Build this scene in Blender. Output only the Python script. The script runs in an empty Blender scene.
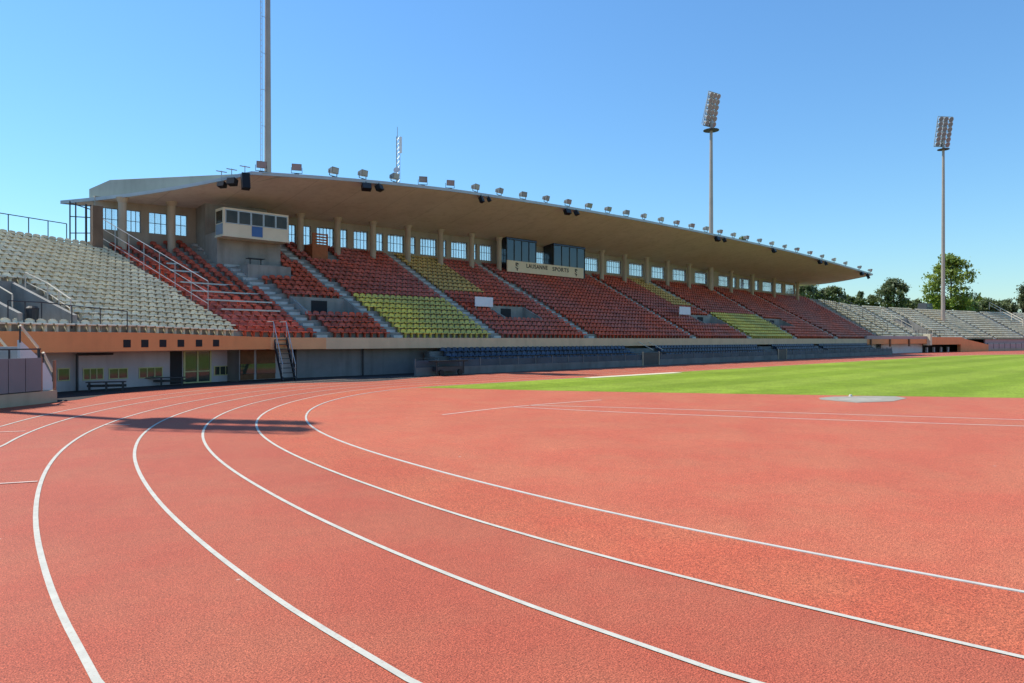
import bpy, math, random
import numpy as np
from mathutils import Vector, Matrix

random.seed(7)
rng = np.random.default_rng(11)
R = math.radians
scene = bpy.context.scene
COL = scene.collection

# ------------------------------------------------------------------ frame
# World: x runs along the stand (s), y away from the field (t), z up; metres.
EYE = 2.4
FWD = (0.7009, 0.7133)          # camera heading in (s, t)
FPX, HZ = 700.0, 339.5          # focal length in pixels, horizon row


def sx(x, t):
    """s of the point seen at column x on the plane at distance t."""
    a = (x - 512) / FPX
    return t * (FWD[0] + FWD[1] * a) / (FWD[1] - FWD[0] * a)


def depth(s, t):
    return FWD[0] * s + FWD[1] * t


def zz(y, s, t):
    return EYE + (HZ - y) * depth(s, t) / FPX


def proj(s, t, z):
    d = depth(s, t)
    return 512 + FPX * (FWD[1] * s - FWD[0] * t) / d, HZ - FPX * (z - EYE) / d


def ground(x, y):
    d = FPX * EYE / (y - HZ)
    X = (x - 512) / FPX * d
    return (FWD[1] * X + FWD[0] * d, -FWD[0] * X + FWD[1] * d)


def lerp(a, b, f):
    return a + (b - a) * f


# ------------------------------------------------------------------ materials
def nodes_of(name):
    m = bpy.data.materials.new(name)
    m.use_nodes = True
    nt = m.node_tree
    return m, nt, nt.nodes['Principled BSDF']


def mat(name, col, rough=0.7, var=0.12, scale=1.5, metal=0.0, bump=0.0, bscale=40.0, spec=0.3, stain=0.0):
    """Plain surface with a little tone variation, optional weather stains and bump."""
    m, nt, b = nodes_of(name)
    N, Lk = nt.nodes, nt.links
    geo = N.new('ShaderNodeNewGeometry')
    n1 = N.new('ShaderNodeTexNoise'); n1.inputs['Scale'].default_value = scale
    n1.inputs['Detail'].default_value = 5; n1.inputs['Roughness'].default_value = 0.62
    Lk.new(geo.outputs['Position'], n1.inputs['Vector'])
    mr = N.new('ShaderNodeMapRange')
    mr.inputs['From Min'].default_value = 0.3; mr.inputs['From Max'].default_value = 0.7
    mr.inputs['To Min'].default_value = 1 - var; mr.inputs['To Max'].default_value = 1 + var
    Lk.new(n1.outputs['Fac'], mr.inputs['Value'])
    mul = N.new('ShaderNodeVectorMath'); mul.operation = 'SCALE'
    mul.inputs[0].default_value = col
    Lk.new(mr.outputs['Result'], mul.inputs['Scale'])
    out = mul.outputs['Vector']
    if stain > 0:
        mp = N.new('ShaderNodeMapping'); mp.inputs['Scale'].default_value = (1.3, 1.3, 0.12)
        Lk.new(geo.outputs['Position'], mp.inputs['Vector'])
        n3 = N.new('ShaderNodeTexNoise'); n3.inputs['Scale'].default_value = 1.4; n3.inputs['Detail'].default_value = 6
        Lk.new(mp.outputs['Vector'], n3.inputs['Vector'])
        r3 = N.new('ShaderNodeMapRange'); r3.inputs['From Min'].default_value = 0.5; r3.inputs['From Max'].default_value = 0.75
        r3.inputs['To Max'].default_value = stain
        Lk.new(n3.outputs['Fac'], r3.inputs['Value'])
        mx = N.new('ShaderNodeMix'); mx.data_type = 'RGBA'
        Lk.new(r3.outputs['Result'], mx.inputs['Factor'])
        Lk.new(out, mx.inputs['A'])
        mx.inputs['B'].default_value = (col[0] * .35, col[1] * .34, col[2] * .32, 1)
        out = mx.outputs['Result']
    Lk.new(out, b.inputs['Base Color'])
    b.inputs['Roughness'].default_value = rough
    b.inputs['Metallic'].default_value = metal
    b.inputs['Specular IOR Level'].default_value = spec
    if bump > 0:
        n2 = N.new('ShaderNodeTexNoise'); n2.inputs['Scale'].default_value = bscale; n2.inputs['Detail'].default_value = 4
        Lk.new(geo.outputs['Position'], n2.inputs['Vector'])
        bp = N.new('ShaderNodeBump'); bp.inputs['Strength'].default_value = bump; bp.inputs['Distance'].default_value = 0.02
        Lk.new(n2.outputs['Fac'], bp.inputs['Height'])
        Lk.new(bp.outputs['Normal'], b.inputs['Normal'])
    return m


def track_mat(name, col):
    """Poured rubber granulate: fine speckle, worn and bleached areas, faint scuffs."""
    m, nt, b = nodes_of(name)
    N, Lk = nt.nodes, nt.links
    geo = N.new('ShaderNodeNewGeometry')

    def noise(scale, detail=3.0, rough=0.6):
        n = N.new('ShaderNodeTexNoise'); n.inputs['Scale'].default_value = scale
        n.inputs['Detail'].default_value = detail; n.inputs['Roughness'].default_value = rough
        Lk.new(geo.outputs['Position'], n.inputs['Vector']); return n

    def rng_(src, a, b_, c, d):
        r = N.new('ShaderNodeMapRange')
        for k, v in zip(('From Min', 'From Max', 'To Min', 'To Max'), (a, b_, c, d)):
            r.inputs[k].default_value = v
        Lk.new(src, r.inputs['Value']); return r.outputs['Result']

    def mulf(a, b_):
        q = N.new('ShaderNodeMath'); q.operation = 'MULTIPLY'
        Lk.new(a, q.inputs[0]); Lk.new(b_, q.inputs[1]); return q.outputs[0]

    grain = rng_(noise(82.0, 2.0, 0.8).outputs['Fac'], .38, .62, .42, 1.58)
    grain2 = rng_(noise(30.0, 3.0, 0.75).outputs['Fac'], .36, .64, .78, 1.22)
    mid = rng_(noise(5.0, 5.0).outputs['Fac'], .3, .7, .93, 1.07)
    big = rng_(noise(0.32, 6.0).outputs['Fac'], .3, .7, .94, 1.05)
    f = mulf(mulf(grain, grain2), mulf(mid, big))
    mx = N.new('ShaderNodeMix'); mx.data_type = 'RGBA'
    mx.inputs['A'].default_value = (*col, 1)
    mx.inputs['B'].default_value = (col[0] * 1.0, col[1] * 1.22, col[2] * 1.2, 1)
    Lk.new(rng_(noise(0.6, 5.0).outputs['Fac'], .4, .62, 0, 1), mx.inputs['Factor'])
    sc = N.new('ShaderNodeVectorMath'); sc.operation = 'SCALE'
    Lk.new(mx.outputs['Result'], sc.inputs[0]); Lk.new(f, sc.inputs['Scale'])
    Lk.new(sc.outputs['Vector'], b.inputs['Base Color'])
    b.inputs['Roughness'].default_value = 0.72
    b.inputs['Specular IOR Level'].default_value = 0.28
    # dark scuffs and stray pale flecks
    scf = rng_(noise(2.3, 8.0, .72).outputs['Fac'], .64, .74, 1, .80)
    s2 = N.new('ShaderNodeVectorMath'); s2.operation = 'SCALE'
    Lk.new(sc.outputs['Vector'], s2.inputs[0]); Lk.new(scf, s2.inputs['Scale'])
    vor = N.new('ShaderNodeTexVoronoi'); vor.inputs['Scale'].default_value = .9; Lk.new(geo.outputs['Position'], vor.inputs['Vector'])
    fl = rng_(vor.outputs['Distance'], .018, .03, .75, 0)
    m3 = N.new('ShaderNodeMix'); m3.data_type = 'RGBA'; m3.inputs['B'].default_value = (.55, .42, .34, 1)
    Lk.new(fl, m3.inputs['Factor']); Lk.new(s2.outputs['Vector'], m3.inputs['A'])
    Lk.new(m3.outputs['Result'], b.inputs['Base Color'])
    nb = noise(60.0, 3.0, 0.75)
    bp = N.new('ShaderNodeBump'); bp.inputs['Strength'].default_value = 0.55; bp.inputs['Distance'].default_value = 0.006
    Lk.new(nb.outputs['Fac'], bp.inputs['Height']); Lk.new(bp.outputs['Normal'], b.inputs['Normal'])
    return m


def line_mat(name, col):
    """painted line: paint thinned to the rubber in places, grey foot wear"""
    m, nt, b = nodes_of(name)
    N, Lk = nt.nodes, nt.links
    geo = N.new('ShaderNodeNewGeometry')
    def noise(sc_, a, c, lo, hi):
        n = N.new('ShaderNodeTexNoise'); n.inputs['Scale'].default_value = sc_; n.inputs['Detail'].default_value = 5; n.inputs['Roughness'].default_value = .7
        Lk.new(geo.outputs['Position'], n.inputs['Vector'])
        r = N.new('ShaderNodeMapRange'); r.inputs['From Min'].default_value = a; r.inputs['From Max'].default_value = c
        r.inputs['To Min'].default_value = lo; r.inputs['To Max'].default_value = hi; Lk.new(n.outputs['Fac'], r.inputs['Value']); return r.outputs['Result']
    mx = N.new('ShaderNodeMix'); mx.data_type = 'RGBA'; mx.inputs['A'].default_value = (*col, 1); mx.inputs['B'].default_value = (.42, .22, .16, 1)
    Lk.new(noise(34, .56, .72, 0, .75), mx.inputs['Factor'])
    sc = N.new('ShaderNodeVectorMath'); sc.operation = 'SCALE'; Lk.new(mx.outputs['Result'], sc.inputs[0]); Lk.new(noise(3.5, .3, .7, .84, 1.1), sc.inputs['Scale'])
    Lk.new(sc.outputs['Vector'], b.inputs['Base Color']); b.inputs['Roughness'].default_value = .65; b.inputs['Specular IOR Level'].default_value = .2
    return m


def soffit_mat(name, col):
    """plastered slab underside with faint formwork joints and damp stains"""
    m = mat(name, col, .9, .08, .35, stain=.22)
    nt = m.node_tree; N, Lk = nt.nodes, nt.links; b = N['Principled BSDF']
    src = b.inputs['Base Color'].links[0].from_socket
    geo = N.new('ShaderNodeNewGeometry'); sep = N.new('ShaderNodeSeparateXYZ'); Lk.new(geo.outputs['Position'], sep.inputs[0])
    md = N.new('ShaderNodeMath'); md.operation = 'PINGPONG'; md.inputs[1].default_value = 2.1; Lk.new(sep.outputs['X'], md.inputs[0])
    r = N.new('ShaderNodeMapRange'); r.inputs['From Min'].default_value = .0; r.inputs['From Max'].default_value = .07; r.inputs['To Min'].default_value = .80; r.inputs['To Max'].default_value = 1
    Lk.new(md.outputs[0], r.inputs['Value'])
    sc = N.new('ShaderNodeVectorMath'); sc.operation = 'SCALE'; Lk.new(src, sc.inputs[0]); Lk.new(r.outputs['Result'], sc.inputs['Scale'])
    Lk.new(sc.outputs['Vector'], b.inputs['Base Color'])
    return m


def grass_mat(name):
    m, nt, b = nodes_of(name)
    N, Lk = nt.nodes, nt.links
    geo = N.new('ShaderNodeNewGeometry')
    sep = N.new('ShaderNodeSeparateXYZ'); Lk.new(geo.outputs['Position'], sep.inputs[0])
    # mowing stripes run along the pitch
    md = N.new('ShaderNodeMath'); md.operation = 'MULTIPLY'; md.inputs[1].default_value = math.pi / 2.6
    Lk.new(sep.outputs['Y'], md.inputs[0])
    sn = N.new('ShaderNodeMath'); sn.operation = 'SINE'; Lk.new(md.outputs[0], sn.inputs[0])
    r1 = N.new('ShaderNodeMapRange'); r1.inputs['From Min'].default_value = -.35; r1.inputs['From Max'].default_value = .35
    Lk.new(sn.outputs[0], r1.inputs['Value'])
    mx = N.new('ShaderNodeMix'); mx.data_type = 'RGBA'
    mx.inputs['A'].default_value = (0.175, 0.250, 0.018, 1)
    mx.inputs['B'].default_value = (0.215, 0.290, 0.028, 1)
    Lk.new(r1.outputs['Result'], mx.inputs['Factor'])
    acc = None
    for sc_, lo, hi in ((0.12, .86, 1.14), (1.1, .85, 1.15), (9.0, .7, 1.3)):
        n = N.new('ShaderNodeTexNoise'); n.inputs['Scale'].default_value = sc_; n.inputs['Detail'].default_value = 5
        Lk.new(geo.outputs['Position'], n.inputs['Vector'])
        r = N.new('ShaderNodeMapRange'); r.inputs['From Min'].default_value = .3; r.inputs['From Max'].default_value = .7
        r.inputs['To Min'].default_value = lo; r.inputs['To Max'].default_value = hi
        Lk.new(n.outputs['Fac'], r.inputs['Value'])
        if acc is None:
            acc = r.outputs['Result']
        else:
            q = N.new('ShaderNodeMath'); q.operation = 'MULTIPLY'
            Lk.new(acc, q.inputs[0]); Lk.new(r.outputs['Result'], q.inputs[1]); acc = q.outputs[0]
    sc = N.new('ShaderNodeVectorMath'); sc.operation = 'SCALE'
    Lk.new(mx.outputs['Result'], sc.inputs[0]); Lk.new(acc, sc.inputs['Scale'])
    Lk.new(sc.outputs['Vector'], b.inputs['Base Color'])
    b.inputs['Roughness'].default_value = 0.85; b.inputs['Specular IOR Level'].default_value = 0.15
    nb = N.new('ShaderNodeTexNoise'); nb.inputs['Scale'].default_value = 14; nb.inputs['Detail'].default_value = 6
    Lk.new(geo.outputs['Position'], nb.inputs['Vector'])
    bp = N.new('ShaderNodeBump'); bp.inputs['Strength'].default_value = .7; bp.inputs['Distance'].default_value = .05
    Lk.new(nb.outputs['Fac'], bp.inputs['Height']); Lk.new(bp.outputs['Normal'], b.inputs['Normal'])
    return m


def seat_mat(name, col, var=0.22, fade=(0, 0, 0), fadeamt=0.0):
    """Plastic seat: tone changes from seat to seat, some bleached."""
    m, nt, b = nodes_of(name)
    N, Lk = nt.nodes, nt.links
    geo = N.new('ShaderNodeNewGeometry')
    n1 = N.new('ShaderNodeTexNoise'); n1.inputs['Scale'].default_value = 1.3; n1.inputs['Detail'].default_value = 1
    Lk.new(geo.outputs['Position'], n1.inputs['Vector'])
    mr = N.new('ShaderNodeMapRange'); mr.inputs['From Min'].default_value = .3; mr.inputs['From Max'].default_value = .7
    mr.inputs['To Min'].default_value = 1 - var; mr.inputs['To Max'].default_value = 1 + var
    Lk.new(n1.outputs['Fac'], mr.inputs['Value'])
    n2 = N.new('ShaderNodeTexNoise'); n2.inputs['Scale'].default_value = .16; n2.inputs['Detail'].default_value = 3
    Lk.new(geo.outputs['Position'], n2.inputs['Vector'])
    r2 = N.new('ShaderNodeMapRange'); r2.inputs['From Min'].default_value = .42; r2.inputs['From Max'].default_value = .6
    r2.inputs['To Max'].default_value = fadeamt
    Lk.new(n2.outputs['Fac'], r2.inputs['Value'])
    mx = N.new('ShaderNodeMix'); mx.data_type = 'RGBA'
    mx.inputs['A'].default_value = (*col, 1); mx.inputs['B'].default_value = (*fade, 1)
    Lk.new(r2.outputs['Result'], mx.inputs['Factor'])
    sc = N.new('ShaderNodeVectorMath'); sc.operation = 'SCALE'
    Lk.new(mx.outputs['Result'], sc.inputs[0]); Lk.new(mr.outputs['Result'], sc.inputs['Scale'])
    Lk.new(sc.outputs['Vector'], b.inputs['Base Color'])
    b.inputs['Roughness'].default_value = .48; b.inputs['Specular IOR Level'].default_value = .35
    return m


def glass_mat(name, tint, clear=0.75, rough=0.03):
    m = bpy.data.materials.new(name); m.use_nodes = True
    nt = m.node_tree; N, Lk = nt.nodes, nt.links
    N.remove(N['Principled BSDF'])
    out = N['Material Output']
    tr = N.new('ShaderNodeBsdfTransparent'); tr.inputs['Color'].default_value = (*tint, 1)
    gl = N.new('ShaderNodeBsdfGlossy'); gl.inputs['Roughness'].default_value = rough
    gl.inputs['Color'].default_value = (.9, .93, .95, 1)
    ms = N.new('ShaderNodeMixShader')
    ms.inputs[0].default_value = 1 - clear
    Lk.new(tr.outputs[0], ms.inputs[1]); Lk.new(gl.outputs[0], ms.inputs[2])
    tl = N.new('ShaderNodeBsdfTranslucent'); tl.inputs['Color'].default_value = (.85, .88, .9, 1)      # dusty panes glow a little
    m2 = N.new('ShaderNodeMixShader'); m2.inputs[0].default_value = .16
    Lk.new(ms.outputs[0], m2.inputs[1]); Lk.new(tl.outputs[0], m2.inputs[2])
    Lk.new(m2.outputs[0], out.inputs['Surface'])
    return m


def leaf_mat(name, col):
    m, nt, b = nodes_of(name)
    N, Lk = nt.nodes, nt.links
    geo = N.new('ShaderNodeNewGeometry')
    n1 = N.new('ShaderNodeTexNoise'); n1.inputs['Scale'].default_value = .55; n1.inputs['Detail'].default_value = 4
    Lk.new(geo.outputs['Position'], n1.inputs['Vector'])
    mr = N.new('ShaderNodeMapRange'); mr.inputs['From Min'].default_value = .3; mr.inputs['From Max'].default_value = .7
    mr.inputs['To Min'].default_value = .55; mr.inputs['To Max'].default_value = 1.5
    Lk.new(n1.outputs['Fac'], mr.inputs['Value'])
    sc = N.new('ShaderNodeVectorMath'); sc.operation = 'SCALE'; sc.inputs[0].default_value = col
    Lk.new(mr.outputs['Result'], sc.inputs['Scale'])
    Lk.new(sc.outputs['Vector'], b.inputs['Base Color'])
    b.inputs['Roughness'].default_value = .6
    tl = N.new('ShaderNodeBsdfTranslucent'); Lk.new(sc.outputs['Vector'], tl.inputs['Color'])
    ms = N.new('ShaderNodeMixShader'); ms.inputs[0].default_value = .35
    Lk.new(b.outputs[0], ms.inputs[1]); Lk.new(tl.outputs[0], ms.inputs[2])
    Lk.new(ms.outputs[0], N['Material Output'].inputs['Surface'])
    return m


M = dict(
    track=track_mat('red_rubber', (0.382, 0.083, 0.043)),
    infield=track_mat('infield_rubber', (0.455, 0.107, 0.053)),
    line=line_mat('line_paint', (0.53, 0.51, 0.43)),
    lane=track_mat('orange_rubber', (0.432, 0.093, 0.043)),
    fadedline=mat('worn_line_paint', (0.60, 0.50, 0.43), .7, .12, 9.0),
    kerb=mat('kerb_paint', (0.54, 0.52, 0.45), .5, .12, 6.0),
    grass=grass_mat('mown_grass'),
    earth=mat('asphalt_ground', (0.07, 0.07, 0.065), .9, .2, .6),
    slab=mat('pale_slab', (0.31, 0.285, 0.225), .8, .12, 2.0),
    sand=mat('pale_sand', (0.66, 0.60, 0.42), .95, .12, 2.0),
    concrete=mat('concrete', (0.30, 0.285, 0.25), .85, .16, .9, bump=.25, bscale=18, stain=.45),
    darkconc=mat('weathered_concrete', (0.17, 0.175, 0.17), .85, .2, .8, bump=.25, stain=.4),
    step=mat('pale_step_concrete', (0.50, 0.49, 0.45), .8, .16, 2.5),
    soffit=soffit_mat('soffit_plaster', (0.66, 0.62, 0.56)),
    roofskin=mat('grey_roof_skin', (0.40, 0.43, 0.37), .6, .1, .5, stain=.2),
    roofedge=mat('zinc_roof_edge', (0.42, 0.47, 0.48), .45, .1, 1.0, metal=.2),
    column=mat('column_plaster', (0.48, 0.41, 0.30), .85, .1, .8, stain=.3),
    backwall=mat('back_wall_plaster', (0.38, 0.34, 0.26), .85, .1, .8, stain=.3),
    orange=mat('orange_paint', (0.78, 0.295, 0.11), .7, .07, .8, stain=.12),
    fadedorange=mat('faded_orange_paint', (0.76, 0.38, 0.18), .75, .08, .8, stain=.15),
    tan=mat('tan_paint', (0.66, 0.48, 0.30), .75, .08, .8, stain=.18),
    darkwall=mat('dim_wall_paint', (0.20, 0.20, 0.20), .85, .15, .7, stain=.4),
    wall=mat('grey_wall_paint', (0.42, 0.40, 0.40), .8, .08, .7, stain=.25),
    frame=mat('yellowed_frame', (0.45, 0.46, 0.22), .6, .1),
    dark=mat('dark_recess', (0.018, 0.018, 0.02), .7, .1),
    darkwood=mat('brown_boards', (0.18, 0.08, 0.035), .7, .25, 3.0),
    wood=mat('reddish_board', (0.36, 0.125, 0.05), .7, .18, 3.0),
    metal=mat('galvanised_metal', (0.42, 0.43, 0.43), .4, .1, 3.0, metal=.6),
    darkmetal=mat('dark_steel', (0.055, 0.06, 0.065), .5, .15, 3.0, metal=.4),
    mast=mat('mast_steel', (0.42, 0.345, 0.28), .5, .1, .5, metal=.3),
    black=mat('black_housing', (0.012, 0.012, 0.014), .5, .1),
    lamphouse=mat('lamp_housing', (0.22, 0.21, 0.19), .45, .12, 2.0, metal=.4),
    headlamp=mat('pale_reflector', (0.50, 0.50, 0.47), .4, .2, 1.5),
    lampglass=mat('lamp_glass', (0.26, 0.28, 0.29), .12, .1, 2.0, spec=.8),
    booth=mat('cream_panel', (0.72, 0.67, 0.50), .6, .06, 1.0, stain=.1),
    bluepanel=mat('blue_panel', (0.05, 0.14, 0.36), .4, .08),
    paleblue=mat('pale_blue_panel', (0.22, 0.31, 0.40), .5, .08),
    darkglass=mat('dark_glass', (0.045, 0.042, 0.03), .15, .4, 1.1, spec=.3),
    navyglass=mat('navy_glass', (0.014, 0.034, 0.062), .12, .3, 1.2, spec=.22),
    sign=mat('cream_sign', (0.78, 0.67, 0.46), .6, .05, 1.0),
    letter=mat('dark_lettering', (0.05, 0.045, 0.04), .6, .05),
    board=mat('white_board', (0.72, 0.76, 0.80), .5, .06),
    panel=mat('mauve_panel', (0.20, 0.19, 0.195), .6, .07, 1.0, stain=.15),
    mauve=mat('mauve_fence', (0.38, 0.29, 0.285), .6, .1, 1.0),
    beige=mat('beige_render', (0.44, 0.35, 0.24), .85, .1, .8, stain=.3),
    cream=mat('cream_rail', (0.70, 0.62, 0.47), .5, .06),
    whitewall=mat('white_render', (0.68, 0.66, 0.64), .8, .06, .8, stain=.12),
    pane=glass_mat('clear_glass', (.95, .97, .98), .93),
    winframe=mat('grey_window_frame', (0.16, 0.18, 0.19), .6, .1),
    shade_sheet=mat('painted_shade', (0.035, 0.03, 0.03), .9, .2, 2.0),  # near-black colour stands in for the deep shade below the stand
    endpost=mat('rusty_post', (0.34, 0.17, 0.10), .7, .2, 3.0),
    tintglass=glass_mat('tinted_glass', (.22, .33, .43), .90),
    windowglass=mat('window_glass', (0.035, 0.05, 0.04), .06, .3, 1.2, spec=.8),
    seat_white=seat_mat('white_seat_plastic', (0.68, 0.62, 0.46), .2, (0.70, 0.54, 0.27), .3),
    seat_red=seat_mat('red_seat_plastic', (0.54, 0.082, 0.032), .34, (0.43, 0.11, 0.08), .85),
    seat_yellow=seat_mat('yellow_seat_plastic', (0.80, 0.60, 0.10), .2, (0.48, 0.42, 0.13), .75),
    seat_ochre=seat_mat('ochre_seat_plastic', (0.66, 0.41, 0.12), .2, (0.38, 0.25, 0.09), .5),
    seat_blue=seat_mat('blue_seat_plastic', (0.045, 0.070, 0.115), .3, (0.03, 0.045, 0.08), .6),
    pier=mat('brown_pier', (0.16, 0.11, 0.075), .85, .15, 1.0, stain=.3),
    fencepost=mat('dull_fence_post', (0.16, 0.17, 0.17), .6, .1),
    bark=mat('bark', (0.11, 0.085, 0.06), .9, .25, 2.0),
    leaf_light=leaf_mat('light_foliage', (0.24, 0.31, 0.06)),
    leaf_dark=leaf_mat('dark_foliage', (0.15, 0.185, 0.085)),
    leaf_mid=leaf_mat('mid_foliage', (0.15, 0.19, 0.075)),
)


# ------------------------------------------------------------------ mesh helpers
class MB:
    def __init__(self):
        self.v, self.f = [], []

    def quad(self, a, b, c, d):
        n = len(self.v); self.v += [tuple(a), tuple(b), tuple(c), tuple(d)]; self.f.append((n, n + 1, n + 2, n + 3))

    def poly(self, pts):
        n = len(self.v); self.v += [tuple(p) for p in pts]; self.f.append(tuple(range(n, n + len(pts))))

    def hexa(self, p):
        """8 corners: bottom ring 0-3, top ring 4-7."""
        n = len(self.v); self.v += [tuple(q) for q in p]
        for f in ((3, 2, 1, 0), (4, 5, 6, 7), (0, 1, 5, 4), (1, 2, 6, 5), (2, 3, 7, 6), (3, 0, 4, 7)):
            self.f.append(tuple(n + i for i in f))

    def box(self, x0, x1, y0, y1, z0, z1):
        self.hexa([(x0, y0, z0), (x1, y0, z0), (x1, y1, z0), (x0, y1, z0), (x0, y0, z1), (x1, y0, z1), (x1, y1, z1), (x0, y1, z1)])

    def obox(self, c, sz, m):
        """box of size sz at c with 3x3 orientation m"""
        c = Vector(c); p = []
        for dz in (-.5, .5):
            for dx, dy in ((-.5, -.5), (.5, -.5), (.5, .5), (-.5, .5)):
                p.append(c + m @ Vector((dx * sz[0], dy * sz[1], dz * sz[2])))
        self.hexa(p)

    def bar(self, a, b, w, h=None):
        a, b = Vector(a), Vector(b); d = b - a
        if d.length < 1e-6: return
        q = d.to_track_quat('Y', 'Z').to_matrix()
        self.obox((a + b) / 2, (w, d.length, h or w), q)

    def tube(self, a, b, r0, r1=None, n=8, caps=True):
        a, b = Vector(a), Vector(b); r1 = r0 if r1 is None else r1
        q = (b - a).to_track_quat('Z', 'Y').to_matrix(); k = len(self.v)
        for i in range(n):
            an = 2 * math.pi * i / n; e = q @ Vector((math.cos(an), math.sin(an), 0))
            self.v.append(tuple(a + e * r0)); self.v.append(tuple(b + e * r1))
        for i in range(n):
            j = (i + 1) % n
            self.f.append((k + 2 * i, k + 2 * j, k + 2 * j + 1, k + 2 * i + 1))
        if caps:
            self.f.append(tuple(k + 2 * i for i in reversed(range(n)))); self.f.append(tuple(k + 2 * i + 1 for i in range(n)))

    def build(self, name, material, parent=None, smooth=False):
        me = bpy.data.meshes.new(name)
        me.from_pydata(self.v, [], self.f)
        me.materials.append(M[material] if isinstance(material, str) else material)
        if smooth: me.shade_smooth()
        me.update()
        return link(name, me, parent)


def link(name, data, parent=None):
    o = bpy.data.objects.new(name, data); COL.objects.link(o)
    if parent is not None:
        o.parent = parent
        o.matrix_parent_inverse = parent.matrix_basis.inverted()
    return o


def tag(o, label=None, cat=None, group=None, kind=None):
    if label: o['label'] = label
    if cat: o['category'] = cat
    if group: o['group'] = group
    if kind: o['kind'] = kind
    return o


def thing(name, label, cat, loc, group=None):
    o = link(name, None); o.location = loc; o.empty_display_size = .3
    o.matrix_basis = Matrix.Translation(Vector(loc))
    return tag(o, label, cat, group)


def copy_tree(o, loc, rot=None, label=None):
    c = o.copy(); COL.objects.link(c); c.location = loc
    if rot is not None: c.rotation_euler = rot
    if label: c['label'] = label
    for ch in [x for x in bpy.data.objects if x.parent == o]:
        d = ch.copy(); COL.objects.link(d); d.parent = c
        for g in [x for x in bpy.data.objects if x.parent == ch]:
            e = g.copy(); COL.objects.link(e); e.parent = d
    return c


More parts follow.
